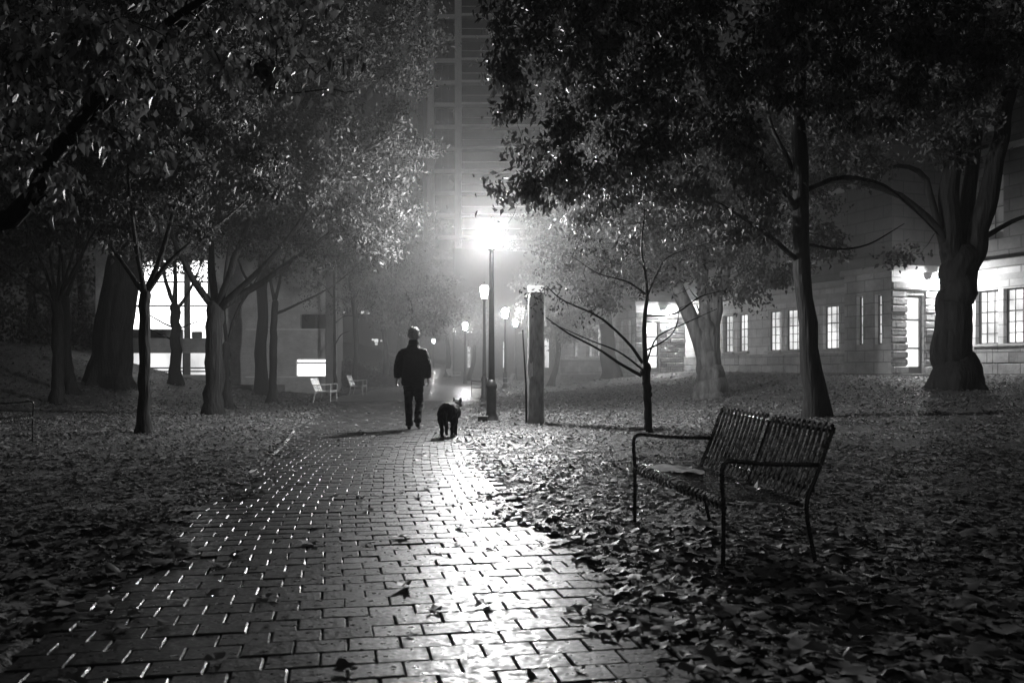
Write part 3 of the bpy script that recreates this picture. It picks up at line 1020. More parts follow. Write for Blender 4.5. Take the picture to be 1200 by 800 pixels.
def lamp_at(px, top, bot, d, strength, label):
    z = EYE + (HZ - bot) / F * d
    s = (bot - top) / F * d / LAMP_H
    x = (px - 600) / F * d
    return make_lamp(label, (x, d, gz(x, d)), strength, (EYE + (HZ - top) / F * d - gz(x, d)) / LAMP_H)


LAMP_MAIN = 2200
lamp_at(576, 258, 488, 20, LAMP_MAIN, 'brightest park lamp with a wide hazy halo, between the dog and the stout pillar')
lamp_at(567.5, 332, 465, 34, 6, 'second lamp with a small clear lantern just left of the brightest one')
lamp_at(592, 360, 452, 50, 480, 'hazy glowing lamp farther on, right of the brightest one')
lamp_at(604, 373, 444, 66, 260, 'slim far lamp post standing on the lawn edge right of the others')
lamp_at(545, 377, 438, 58, 380, 'small glowing lamp left of the posts, among the far trees')
lamp_at(508, 397, 440, 95, 300, 'distant lamp shining just right of the man')
# small utility box at the foot of the nearest lamp
x = (566 - 600) / F * 19.8
t = thing('utility_box', 'low dark metal box at the foot of the brightest lamp', 'utility box', (x, 19.75, gz(x, 19.75)))
MB().box((0, 0, .04), (.2, .2, .14), bev=.012).build('body', M['iron'], t)
MB().box((0, 0, .122), (.22, .22, .02), bev=.006).build('lid', M['concrete_dim'], t)

# stout pillar with pale cap and a torn notice
b = base(628, 497); d = b.y
t = thing('pillar', 'stout weathered round pillar with a pale glowing cap standing on the leaves', 'pillar', b)
ht = W(628, 343, d).z - b.z
rs = []
for i in range(24):
    u = i / 23
    r = (.168 - .012 * u) * (1 + random.uniform(-.012, .012))
    if u < .12: r += .012
    rs.append((0, 0, -.2 + (ht + .2) * u, r, r))
MB().rings(rs, 24).build('shaft', M['pillar'], t, smooth=True)
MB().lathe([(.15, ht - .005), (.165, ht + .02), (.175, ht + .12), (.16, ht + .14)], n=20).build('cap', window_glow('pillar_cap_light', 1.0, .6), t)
MB().tube([(-.19, -.05, .0), (-.2, -.06, .8), (-.27, -.06, 1.9)], [.022, .02, .012], 8).build('stake', M['bark'], t, smooth=True)
mb = MB()
vs, fs = [], []
for i in range(7):
    a = math.radians(195 + i * 9)
    for k, z in enumerate((.95, 1.10, 1.28)):
        r = .178 + .012 * random.random()
        vs.append((math.cos(a) * r, math.sin(a) * r, z + (.06 * math.sin(i) if k == 2 else -.03 * math.sin(i * 2))))
for i in range(6):
    for k in range(2):
        fs.append((i * 3 + k, i * 3 + 3 + k, i * 3 + 4 + k, i * 3 + 1 + k))
o = tag(mb.add(vs, fs).build('notice', M['paper'], t), 'torn pale paper notice')


# ------------------------------------------------------------------ the walking man
def person():
    b = W(484, 505, 17.3); b.z = gz(b.x, b.y) + .004
    k = (505 - 386) / F * 17.3 / 1.80
    body = MB()
    # head (back to the viewer, looking along +y), neck, core, limbs
    body.ball((0.015, .03, 1.685), (.086, .1, .118), 20)
    body.ball((0.015, .06, 1.615), (.058, .07, .06), 16)
    body.tube([(0.015, .135, 1.69), (0.015, .155, 1.665), (0.015, .135, 1.65)], [.012, .018, .014], 8)      # nose
    for s in (-1, 1):
        body.ball((.015 + s * .103, .03, 1.67), (.018, .026, .036), 10)                                       # ears
        body.ball((.015 + s * .032, .108, 1.705), (.018, .014, .011), 8)                                     # brow and eye
    body.tube([(.0 - .018, .127, 1.61), (.05, .127, 1.61)], .012, 8)                                          # mouth
    body.tube([(0.008, .0, 1.40), (0.01, .01, 1.48), (0.015, .03, 1.62)], [.075, .06, .058], 14)
    body.rings([(0, 0, .86, .13, .10), (0, 0, 1.0, .15, .10), (0, 0, 1.2, .155, .105), (0, 0, 1.36, .17, .10), (0, .0, 1.44, .09, .07)], 18)
    arms = {}
    for s in (-1, 1):
        sh = Vector((s * .185, 0, 1.405))
        el = Vector((s * .262 + (.0 if s < 0 else -.012), -.045, 1.13))
        wr = Vector((s * .285 if s < 0 else .262, .02 if s < 0 else .035, .905))
        arms[s] = (sh, el, wr)
        body.tube([sh, sh.lerp(el, .5), el, el.lerp(wr, .4), wr], [.055, .05, .042, .04, .027], 12)
        dn = (wr - el).normalized()
        palm = wr + dn * .05
        body.tube([wr - dn * .01, palm, wr + dn * .095], [(.024, .028), (.018, .042), (.016, .042)], 12)
        fw = Vector((0, 1, 0)) if True else None
        ax = (fw - dn * fw.dot(dn)).normalized()                # across the knuckles
        inn = Vector((-s, 0, 0)); inn = (inn - dn * inn.dot(dn)).normalized()
        for f, (o, ln) in enumerate(((-.033, .062), (-.011, .075), (.011, .08), (.033, .072))):
            r0 = wr + dn * .088 + ax * o
            body.tube([r0, r0 + dn * ln * .45 + inn * .006, r0 + dn * ln * .75 + inn * .022, r0 + dn * ln * .9 + inn * .042], [.0095, .009, .0085, .007], 8)
        r0 = wr + dn * .03 + ax * .03
        body.tube([r0, r0 + ax * .03 + dn * .025 + inn * .01, r0 + ax * .04 + dn * .055 + inn * .022], [.013, .011, .009], 8)
    hips = {}
    # stepping: left leg planted, right leg trailing a little with its heel lifted
    legs = {-1: (Vector((-.088, 0, .88)), Vector((-.088, .09, .48)), Vector((-.075, .10, .085))),
            1: (Vector((.088, 0, .88)), Vector((.102, .10, .48)), Vector((.092, -.10, .16)))}
    for s, (h, kn, an) in legs.items():
        body.tube([h, h.lerp(kn, .5), kn, kn.lerp(an, .35), an], [.085, .07, .05, .052, .036], 14)
    me = fuse(body, .0085, 4)
    me.materials.append(M['skin'])
    o = link('person', me)
    o.location = b; o.scale = (k,) * 3
    tag(o, 'grey-haired person in a dark jacket walking away with the dog', 'person')
    # jacket
    j = MB()
    j.rings([(0, 0, .77, .205, .145), (0, 0, .80, .208, .148), (0, 0, .95, .205, .142), (0, 0, 1.12, .205, .138), (0, 0, 1.28, .212, .135),
             (0, -.005, 1.35, .20, .125), (0, 0, 1.41, .165, .11), (0.003, .003, 1.455, .118, .098), (0.005, .005, 1.49, .092, .092), (.01, .012, 1.55, .086, .088), (.012, .015, 1.57, .08, .082)], 26)
    for s in (-1, 1):
        sh, el, wr = arms[s]
        j.tube([sh + Vector((-s * .07, 0, .0)), sh + Vector((-s * .008, 0, -.035)), sh.lerp(el, .5), el, el.lerp(wr, .5), wr - (wr - el) * .02], [.05, .074, .082, .076, .07, .06], 14)
    jm = fuse(j, .012, 5)
    wrinkle(jm, .012, 9, (1, 1, 2.2))
    jm.materials.append(M['coat'])
    jo = link('jacket', jm, o)
    cl = MB()
    cl.rings([(.012, .012, 1.51, .094, .094), (.012, .014, 1.555, .092, .093), (.014, .016, 1.585, .082, .085)], 20)
    cm = fuse(cl, .008, 2); cm.materials.append(M['coat']); link('collar', cm, jo)
    tr = MB()
    tr.rings([(0, 0, .72, .15, .11), (0, 0, .80, .172, .118), (0, 0, .92, .165, .112)], 20)
    for s, (h, kn, an) in legs.items():
        tr.tube([h + Vector((0, 0, -.02)), h.lerp(kn, .5), kn, kn.lerp(an, .5), an.lerp(kn, .12), an + Vector((0, 0, -.035))], [.098, .09, .075, .07, .066, .07], 14)
    tm = fuse(tr, .011, 4); wrinkle(tm, .010, 11, (1, 1, 1.8)); tm.materials.append(M['trousers'])
    link('trousers', tm, o)
    for s, (h, kn, an) in legs.items():
        sh = MB()
        toe = .06 if s < 0 else .01
        hz_ = .035 if s < 0 else .085
        sh.ball((an.x, an.y - .02, hz_), (.043, .06, .035), 14)
        sh.tube([(an.x, an.y - .03, hz_ + .03), (an.x, an.y, hz_ + .07)], [.048, .047], 12)
        sh.tube([(an.x, an.y - .05, hz_ - .003), (an.x + s * .008, an.y + .06, (hz_ + .032) / 2), (an.x + s * .015, an.y + .17, .028)], [(.032, .04), (.032, .045), (.022, .036)], 14)
        shm = fuse(sh, .008, 3); shm.materials.append(M['leather'])
        link('shoe', shm, o)
    hr = MB()
    hr.ball((.015, .018, 1.712), (.103, .112, .104), 20)
    hr.ball((.015, -.035, 1.655), (.094, .06, .085), 16)
    for q in (-1, 1): hr.ball((.015 + q * .074, .0, 1.67), (.03, .05, .06), 12)
    hm = fuse(hr, .006, 1); wrinkle(hm, .011, 34, (1, 1, .45)); hm.materials.append(M['hair'])
    link('hair', hm, o)
    # a short lead looped from the right hand
    return o, b, k


man, mb_, mk = person()


def dog():
    b = W(526, 513, 15.4); b.z = gz(b.x, b.y) + .003
    m = MB()
    # trunk along +y: haunch, loin, ribcage, neck and lowered head turned a little to the right
    m.tube([(0, -.33, .47), (0, -.26, .475), (0, -.12, .475), (.0, .06, .455), (.01, .24, .455), (.02, .36, .48), (.03, .44, .50)],
           [(.10, .11), (.155, .165), (.165, .165), (.17, .18), (.18, .185), (.13, .14), (.09, .09)], 20)
    m.tube([(.02, .34, .49), (.05, .46, .56), (.07, .54, .60)], [.10, .085, .075], 16)
    m.ball((.085, .58, .60), (.078, .095, .075), 16)
    m.tube([(.095, .62, .59), (.115, .72, .565), (.12, .77, .56)], [.055, .04, .033], 12)
    for s in (-1, 1):
        r0 = Vector((.085 + s * .05, .555, .645))
        m.tube([r0, r0 + Vector((s * .012, 0, .035)), r0 + Vector((s * .018, .006, .075))], [.034, .024, .007], 10)
        # hind leg: thigh forward to the knee, back to the hock, shank down
        st = .05 if s > 0 else -.04
        m.tube([(s * .085, -.22, .47), (s * .105, -.17 + st, .33), (s * .10, -.19 + st, .26), (s * .088, -.27 + st, .17), (s * .082, -.255 + st, .06), (s * .082, -.25 + st, .03)],
               [(.09, .075), (.08, .06), (.055, .048), (.034, .032), (.03, .03), (.032, .032)], 14)
        m.ball((s * .082, -.225 + st, .026), (.036, .055, .026), 12)
        # front leg: straight, wrist low down
        sf = -.05 if s > 0 else .06
        m.tube([(s * .09, .28, .46), (s * .095, .27 + sf * .5, .30), (s * .09, .29 + sf, .16), (s * .088, .285 + sf, .05)],
               [(.07, .06), (.045, .045), (.034, .034), (.03, .03)], 12)
        m.ball((s * .088, .31 + sf, .026), (.034, .05, .026), 12)
    m.tube([(0, -.37, .49), (-.01, -.42, .42), (-.015, -.425, .30), (-.01, -.41, .20)], [.042, .042, .036, .014], 10)
    me = fuse(m, .011, 4)
    wrinkle(me, .016, 24, (1, 1, .5))
    me.materials.append(M['fur'])
    o = link('dog', me)
    o.location = b; o.rotation_euler = (0, 0, math.radians(-4))
    hgt = (513 - 468) / F * 15.4 / .72
    o.scale = (hgt * 1.04, hgt, hgt)
    return tag(o, 'dark shaggy dog with pricked ears walking away beside the person', 'dog')


dog()


# ------------------------------------------------------------------ stone building on the right
FO = Vector((17.7, 35.0, 0)); FT = Vector((-.347, .938, 0)).normalized(); FN = Vector((-.938, -.347, 0)).normalized()
BZ = .93
rotF = Matrix((FT, FN, Vector((0, 0, 1)))).transposed()      # local x along the facade, y outward, z up
stone = thing('stone_building', 'long stone institutional building with lit tall windows and two glowing doorways on the right', 'building', FO + Vector((0, 0, BZ)))
stone.rotation_euler = rotF.to_euler()
WIN, WIN_DIM, DOORG = window_glow('lit_window', 1.4, .38), window_glow('dim_window', .03, .3), window_glow('lit_door', 2.6, .7)


def wall_with_holes(x0, x1, z0, z1, holes, yo, th=.45):
    """wall slab in local coords with rectangular openings (x0, x1, z0, z1), built of butted blocks"""
    mb = MB()
    xs_ = sorted({x0, x1} | {h[0] for h in holes} | {h[1] for h in holes})
    for a, b_ in zip(xs_, xs_[1:]):
        cut = sorted((h[2], h[3]) for h in holes if h[0] <= a + 1e-6 and h[1] >= b_ - 1e-6)
        z = z0
        for c0, c1 in cut + [(z1, z1)]:
            if c0 > z + 1e-6:
                mb.box(((a + b_) / 2, yo - th / 2, (z + c0) / 2), (b_ - a, th, c0 - z))
            z = max(z, c1)
    return mb


def sash(parent, cx, z0, z1, w, y, lit, nx=3, nz=5):
    fr = MB()
    t_ = .05
    fr.box((cx - w / 2 + t_ / 2, y, (z0 + z1) / 2), (t_, .07, z1 - z0)); fr.box((cx + w / 2 - t_ / 2, y, (z0 + z1) / 2), (t_, .07, z1 - z0))
    fr.box((cx, y, z0 + t_ / 2), (w - 2 * t_, .07, t_)); fr.box((cx, y, z1 - t_ / 2), (w - 2 * t_, .07, t_))
    for i in range(1, nx):
        fr.box((cx - w / 2 + w * i / nx, y + .004, (z0 + z1) / 2), (.028, .035, z1 - z0 - 2 * t_))
    for i in range(1, nz):
        fr.box((cx, y - .002, z0 + (z1 - z0) * i / nz), (w - 2 * t_, .03, .03 if i != nz // 2 + 1 else .05))
    f = fr.build('window', M['frame'], parent)
    MB().box((cx, y - .05, (z0 + z1) / 2), (w - .02, .012, z1 - z0 - .02)).build('pane', lit, f)
    return f


ground_wins = [(-6.5, 1.05), (-5.2, 1.05), (-2.55, 1.02), (-1.25, 1.02), (0.0, 1.02), (8.75, 1.1), (11.6, 1.1), (13.0, 1.1), (15.75, 1.0), (17.15, 1.0), (20.0, .95), (29.5, .9), (31, .9), (33.6, .9), (35, .9), (37.5, .9)]
Z0, Z1 = 1.12, 3.12
holes = [(c - w / 2, c + w / 2, Z0, Z1) for c, w in ground_wins]
wall_with_holes(-16, 41, -1.2, 3.9, holes, 0).build('wall', M['stone'], stone)
# rough plinth set proud of the wall, broken at the projecting entrance blocks
for a, b_ in ((-16, 1.3), (4.1, 21.65), (24.5, 40)):
    x = a; mb = MB()
    while x < b_:
        w_ = min(random.uniform(.7, 1.3), b_ - x)
        for zi in range(4):
            mb.box((x + w_ / 2, .045 + random.uniform(0, .03), -.95 + .54 * zi), (w_ - .012, .09, .525), bev=.03)
        x += w_
    mb.build('plinth', M['stone_rough'], stone)


def entrance(t0, ln, dep, power):
    """block projecting from the facade; its near end holds a door under a lamp, its long side two slit windows"""
    H = 3.9
    dc, dw, dh = dep * .66, .86, 3.0          # door across the near end
    mb = MB()                                 # near end wall, pierced by the door
    for y0, y1, z0, z1 in ((.004, dc - dw / 2, -1.2, H), (dc + dw / 2, dep, -1.2, H), (dc - dw / 2, dc + dw / 2, dh, H), (dc - dw / 2, dc + dw / 2, -1.2, .02)):
        mb.box((t0 + .2, (y0 + y1) / 2, (z0 + z1) / 2), (.4, y1 - y0, z1 - z0))
    slits = [t0 + .72, t0 + 1.74]
    xs_ = [t0 + .402] + [v for c in slits for v in (c - .18, c + .18)] + [t0 + ln]
    for k, (a, b_) in enumerate(zip(xs_, xs_[1:])):
        if k % 2 == 0: mb.box(((a + b_) / 2, dep - .2, (H - 1.2) / 2), (b_ - a, .4, H + 1.2))
        else:
            mb.box(((a + b_) / 2, dep - .2, -.03), (b_ - a, .4, 2.34)); mb.box(((a + b_) / 2, dep - .2, 3.47), (b_ - a, .4, .86))
    mb.box((t0 + ln - .2, (dep - .402) / 2, (H - 1.2) / 2), (.4, dep - .41, H + 1.2))
    mb.build('entrance_block', M['stone'], stone)
    mb = MB()
    mb.box((t0 + ln / 2 - .04, dep / 2 + .07, 3.99), (ln + .3, dep + .13, .24), bev=.03)
    mb.build('entrance_cornice', M['trim'], stone)
    mb = MB()
    mb.box((t0 + ln / 2, dep / 2, 8.8), (ln, dep, 9.38))
    mb.build('entrance_upper', M['stone_unlit'], stone)
    mb = MB()                                 # rock-faced blocks round the door
    for zi in range(11):
        z = .02 + zi * .285
        for lo, hi in ((.01, dc - dw / 2 - .01), (dc + dw / 2 + .01, dep + .06)):
            n = max(1, round((hi - lo) / .62)); off = (.16 if zi % 2 else -.1) if n > 1 else 0
            e = [lo] + [lo + (hi - lo) * (i + 1) / n + (off if i < n - 1 else 0) for i in range(n)]
            for a, b_ in zip(e, e[1:]):
                dp = random.uniform(.07, .17)
                mb.box((t0 - dp / 2 - .003, (a + b_) / 2, z + .14), (dp, b_ - a - .02, .262), bev=.04)
    for a, b_ in ((.01, dep * .5), (dep * .5, dep + .06)):
        mb.box((t0 - .075, (a + b_) / 2, 3.31), (.14, b_ - a - .02, .30), bev=.035)
    mb.build('door_surround', M['stone_rough'], stone)
    dr = MB()
    for q in (-1, 1): dr.box((t0 + .16, dc + q * (dw / 2 - .04), dh / 2), (.09, .08, dh - .02))
    for z, h in ((dh - .06, .1), (2.06, .09), (.16, .26), (.98, .07)): dr.box((t0 + .162, dc, z), (.085, dw - .16, h))
    d_ = dr.build('door', M['frame'], stone)
    MB().box((t0 + .23, dc, dh / 2), (.012, dw - .02, dh - .06)).build('pane', DOORG, d_)
    MB().tube([(t0 + .07, dc + .27, .95), (t0 + .07, dc + .27, 1.25)], .014, 8).build('handle', M['trim'], d_)
    MB().box((t0 - .35, dc, -.05), (.7, dw + .7, .14), bev=.01).build('doorstep', M['trim'], stone)
    lamp = MB().box((t0 - .27, dc - .62, 3.60), (.5, .26, .05), bev=.01).build('wall_lamp', M['iron'], stone)
    MB().box((t0 - .36, dc - .62, 3.52), (.22, .2, .11), bev=.01).build('bulb', glow('wall_lamp_%d' % power, power), lamp)
    for c in slits:
        fr = MB()
        for q in (-1, 1): fr.box((c + q * .155, dep - .2, 2.09), (.05, .06, 1.88))
        for i in range(6): fr.box((c, dep - .2, 1.17 + i * 1.84 / 5), (.26, .05, .04))
        f = fr.build('window', M['frame'], stone)
        MB().box((c, dep - .25, 2.09), (.34, .012, 1.86)).build('pane', WIN, f)


entrance(1.35, 2.62, 3.2, 1600)
entrance(21.7, 2.7, 3.2, 2200)
# string course and cornice, upper wall with dim windows
MB().box((12.5, .06, 4.05), (57, .57, .28), bev=.03).build('string_course', M['trim'], stone)
MB().box((12.5, .03, 3.56), (57, .054, .22)).build('frieze', M['trim'], stone)
up = [(c, w) for c, w in [(-8, 1.1), (-5.6, 1.1), (-2.6, 1.1), (-.2, 1.1), (6.2, .7), (7.4, .7), (10, 1.1), (12.4, 1.1), (15, 1.1), (17.4, 1.1), (27, 1.1), (30, 1.1), (33, 1.1), (36, 1.1)]]
hol2 = [(c - w / 2, c + w / 2, z, z + 2.4) for c, w in up for z in (5.0, 9.0)]
wall_with_holes(-16, 41, 4.19, 13.5, hol2, 0).build('upper_wall', M['stone_unlit'], stone)
MB().box((12.5, .12, 8.25), (57, .24, .2), bev=.02).build('string_course', M['trim'], stone)
MB().box((12.5, .1, 13.7), (57.6, 1.2, .4), bev=.05).build('cornice', M['trim'], stone)
for c, w in up:
    for z in (5.0, 9.0):
        sash(stone, c, z, z + 2.4, w, -.22, WIN_DIM, 2, 4)
for c, w in ground_wins:
    f = sash(stone, c, Z0, Z1, w, -.22, WIN)
    MB().box((c, .03, Z0 - .05), (w + .2, .26, .1), bev=.01).build('sill', M['trim'], f)
# body and roof behind the facade
MB().box((12.5, -5.5, 6.1), (56.9, 10, 14.6)).build('body', M['brickwall'], stone)
# far wing turning across the end of the lawn
wx = (40.2, 41.0)
mb = MB()
mb.box((40.6, 4.0, 4.0), (.5, 9.0, 10.4))
mb.build('end_wing', M['brickwall'], stone)
for k, (yc, w, h) in enumerate(((1.1, .42, 2.3), (2.3, .85, 2.3), (4.6, .25, 2.0), (7.4, .3, 1.6))):
    fr = MB()
    fr.box((40.31, yc - w / 2, 1.2 + h / 2 - .9), (.06, .05, h)); fr.box((40.31, yc + w / 2, 1.2 + h / 2 - .9), (.06, .05, h)); fr.box((40.31, yc, .3), (.06, w, .05)); fr.box((40.31, yc, .3 + h * .72), (.06, w, .05))
    f = fr.build('window', M['frame'], stone)
    MB().box((40.33, yc, .3 + h / 2), (.02, w - .06, h - .03)).build('pane', WIN, f)

# ------------------------------------------------------------------ brick building on the left
LD = 41.0
lx = lambda px: (px - 600) / F * LD
lz = lambda py: EYE + (HZ - py) / F * LD
left = thing('brick_building', 'low dark brick building with a bright glazed hall and pale string bands on the left', 'building', (0, LD, 0))
X0, X1 = lx(112), lx(393)
ga, gb = lx(128), lx(244)
hl = [(ga, gb, lz(439), lz(413.5)), (ga, gb, lz(396), lz(305)), (lx(347), lx(387.5), lz(440.5), lz(421)), (lx(352), lx(389), lz(385), lz(368))]


def xz_wall(holes, x0, x1, z0, z1, yo, th):
    mb = MB()
    xs_ = sorted({x0, x1} | {h[0] for h in holes} | {h[1] for h in holes})
    for a, b_ in zip(xs_, xs_[1:]):
        cut = sorted((h[2], h[3]) for h in holes if h[0] <= a + 1e-6 and h[1] >= b_ - 1e-6)
        z = z0
        for c0, c1 in cut + [(z1, z1)]:
            if c0 > z + 1e-6:
                mb.box(((a + b_) / 2, yo + th / 2, (z + c0) / 2), (b_ - a, th, c0 - z))
            z = max(z, c1)
    return mb


xz_wall(hl, X0, X1, -1, 10.5, 0, .4).build('wall', M['brick_pale'], left)
HALL = window_glow('hall_light', 4.5, .6); HALL2 = window_glow('basement_light', 1.15, .6)


def pane_grid(x0, x1, z0, z1, verts, horiz, lit, y=.2):
    fr = MB()
    for x in verts: fr.box((x, y, (z0 + z1) / 2), (.10, .1, z1 - z0))
    for z in horiz: fr.box(((x0 + x1) / 2, y + .003, z), (x1 - x0, .08, .06))
    f = fr.build('window', M['frame'], left)
    MB().box(((x0 + x1) / 2, y + .09, (z0 + z1) / 2), (x1 - x0 - .004, .02, z1 - z0 - .004)).build('pane', lit, f)
    return f


f1 = pane_grid(ga, gb, lz(396), lz(305), [lx(v) for v in (128.5, 243)], [lz(358), lz(330)], HALL)
f2 = pane_grid(ga, gb, lz(439), lz(413.5), [lx(v) for v in (128.5, 214, 243.5)], [lz(435), lz(431)], HALL2)
pane_grid(lx(347), lx(387.5), lz(440.5), lz(421), [], [lz(425)], window_glow('small_window_light', 2.2, .85))
fd = pane_grid(lx(352), lx(389), lz(385), lz(368), [lx(370), lx(380)], [], M['glass_dark'])
# columns and low furniture silhouettes inside the hall glass
MB().box((lx(219), .05, (lz(439) + lz(305)) / 2), (.26, .09, lz(305) - lz(439))).build('column', M['concrete_dim'], left)
MB().box((lx(170), .22, lz(391)), (1.7, .1, .42), bev=.03).build('counter', M['concrete_dim'], f1)
MB().box((lx(194), .22, lz(391)), (1.4, .1, .42), bev=.03).build('counter', M['concrete_dim'], f1)
MB().box((lx(229), .22, lz(392)), (.45, .1, .3), bev=.03).build('counter', M['concrete_dim'], f1)
for px in (154, 190, 240):
    MB().ball((lx(px), -.5, lz(312)), (.18, .18, .13), 12).build('globe_light', glow('ceiling_globe_%d' % px, 2.0), left, smooth=True)
for py in (386, 441.5):
    MB().box(((lx(288) + lx(390)) / 2, -.03, lz(py)), (lx(390) - lx(288), .058, .05)).build('string_band', M['white'], left)
MB().box((X1 - .2, -.05, 4.5), (.42, .09, 11.4)).build('corner_pier', M['concrete_dim'], left)
pv = [(X0 + .01, .41), (X1 - .005, .41), (X1 - 1.75, 11.5), (X0 + .01, 11.5)]
MB().add([(x, y, -1) for x, y in pv] + [(x, y, 10.45) for x, y in pv], [(3, 2, 1, 0), (4, 5, 6, 7), (0, 1, 5, 4), (1, 2, 6, 5), (2, 3, 7, 6), (3, 0, 4, 7)]).build('body', M['brickwall'], left)
MB().box(((X0 + X1) / 2 - .4, 5.6, 10.62), (X1 - X0 - .4, 12, .22), bev=.03).build('roof', M['concrete_dim'], left)
MB().box(((lx(270) + lx(340)) / 2, -1.2, gz(lx(300), LD) + .03), (lx(340) - lx(270), .5, .3), bev=.02).build('kerb_wall', M['concrete_dim'], left)

# far building behind the shrubs with a few small lit windows
fb = thing('far_building', 'dim far building behind the trees with a few tiny lit windows', 'building', (-28, 118, 0))
MB().box((0, 4, 7), (46, 8, 16)).build('wall', M['brickwall'], fb)
for k, (px, py, s) in enumerate(((403, 366, .5), (425, 366, .7), (432, 366, 1.0), (399, 391, .4), (437, 398, .5), (441, 399, .9), (447, 399, .5), (441, 403, .6), (434, 408, .5), (404, 407, .4))):
    q = W(px, py, 117.9)
    f = MB().box((q.x + 28, -.06, q.z), (s * .55 + .15, .1, s * .45 + .15)).build('window', M['frame'], fb)
    MB().box((q.x + 28, -.13, q.z), (s * .55, .03, s * .45)).build('pane', WIN, f)

# ------------------------------------------------------------------ tower block above the trees
TD = 132.0
tx = lambda px: (px - 600) / F * TD
tower = thing('tower_block', 'tall concrete apartment tower with stacked balconies rising above the trees', 'building', (tx(505), TD, 0))
ox = tx(505)
FLH = 25.8 / F * TD
NF = 19
top = NF * FLH
cols = [0, tx(537) - ox]
wR = tx(660) - ox
MB().box((wR / 2 + .0, 9.0, top / 2), (wR - .1, 16, top)).build('core', M['concrete_dim'], tower)
mb = MB()
for x in cols: mb.box((x, 0, top / 2), (.95, .9, top))
mb.box((.0, 8.5, top / 2), (.9, .8, top))
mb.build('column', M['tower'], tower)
z_off = EYE + (HZ - (0 + 755 / 800 * 240)) / F * TD
z_off = z_off % FLH
slab, bal = MB(), None
for k in range(NF):
    z = z_off + k * FLH
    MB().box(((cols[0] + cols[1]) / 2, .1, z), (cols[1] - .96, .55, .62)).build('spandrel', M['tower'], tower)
    MB().box((-.32, 8.6, z), (.3, 16.0, .5)).build('side_band', M['tower'], tower)
    b_ = MB().box((cols[1] + (wR - cols[1]) / 2 + .5, -.4, z - .1), (wR - cols[1], 1.7, .34)).build('balcony', M['tower'], tower)
    MB().box((cols[1] + (wR - cols[1]) / 2 + .5, -1.2, z + 1.02), (wR - cols[1], .06, .10)).build('rail', M['white'], b_)
    w_ = MB()
    for q in (0.02, .33, .66, .98): w_.box((.5 + (cols[1] - 1.0) * q, .62, z + FLH / 2), (.09, .06, FLH - .7))
    f = w_.build('window', M['frame'], tower)
    MB().box(((cols[1]) / 2, .72, z + FLH / 2), (cols[1] - 1.0, .04, FLH - .66)).build('pane', M['glass_dark'], f)
# neighbouring pale shaft left of the tower
pale = thing('pale_tower', 'pale blank tower wall left of the balcony tower, half hidden by leaves', 'building', (tx(477) * 1.1, TD * 1.1, 0))
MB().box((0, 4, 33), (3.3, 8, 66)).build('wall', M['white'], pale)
mb = MB()
for k in range(20): mb.box((0, -.02, 4 + k * 3.1), (3.32, .06, .08))
mb.build('joint_band', M['concrete_dim'], pale)
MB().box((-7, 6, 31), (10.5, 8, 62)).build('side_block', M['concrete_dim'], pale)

# ------------------------------------------------------------------ haze, sky, light
hz = MB().box((0, 95, 30), (330, 290, 84)).build('haze', None or bpy.data.materials.new('haze'))
hm = hz.data.materials[0]; hm.use_nodes = True
N = hm.node_tree.nodes; L = hm.node_tree.links
N.remove(N['Principled BSDF'])
vs_ = N.new('ShaderNodeVolumeScatter'); vs_.inputs['Anisotropy'].default_value = .4
vs_.inputs['Color'].default_value = g(1)
tc = N.new('ShaderNodeTexCoord'); sp = N.new('ShaderNodeSeparateXYZ'); rg = N.new('ShaderNodeMapRange')
rg.interpolation_type = 'SMOOTHSTEP'
rg.inputs[1].default_value = 13; rg.inputs[2].default_value = 34; rg.inputs[3].default_value = .0006; rg.inputs[4].default_value = .0100
rz_ = N.new('ShaderNodeMapRange'); rz_.interpolation_type = 'SMOOTHSTEP'
rz_.inputs[1].default_value = 3; rz_.inputs[2].default_value = 15; rz_.inputs[3].default_value = 1; rz_.inputs[4].default_value = .1
rx_ = N.new('ShaderNodeMapRange'); rx_.interpolation_type = 'SMOOTHSTEP'
rx_.inputs[1].default_value = -15; rx_.inputs[2].default_value = -4; rx_.inputs[3].default_value = .15; rx_.inputs[4].default_value = 1
mx_ = N.new('ShaderNodeMath'); mx_.operation = 'MULTIPLY'
mz_ = N.new('ShaderNodeMath'); mz_.operation = 'MULTIPLY'
L.new(tc.outputs['Object'], sp.inputs[0]); L.new(sp.outputs['Y'], rg.inputs[0]); L.new(sp.outputs['Z'], rz_.inputs[0]); L.new(rg.outputs[0], mz_.inputs[0]); L.new(rz_.outputs[0], mz_.inputs[1]); rq_ = N.new('ShaderNodeMapRange'); rq_.interpolation_type = 'SMOOTHSTEP'
rq_.inputs[1].default_value = 7; rq_.inputs[2].default_value = 18; rq_.inputs[3].default_value = 1; rq_.inputs[4].default_value = .4
mq_ = N.new('ShaderNodeMath'); mq_.operation = 'MULTIPLY'
L.new(sp.outputs['X'], rq_.inputs[0]); L.new(mz_.outputs[0], mq_.inputs[0]); L.new(rq_.outputs[0], mq_.inputs[1])
L.new(sp.outputs['X'], rx_.inputs[0]); L.new(mq_.outputs[0], mx_.inputs[0]); L.new(rx_.outputs[0], mx_.inputs[1]); L.new(mx_.outputs[0], vs_.inputs['Density'])
L.new(vs_.outputs[0], N['Material Output'].inputs['Volume'])
hm.cycles.volume_step_rate = .4


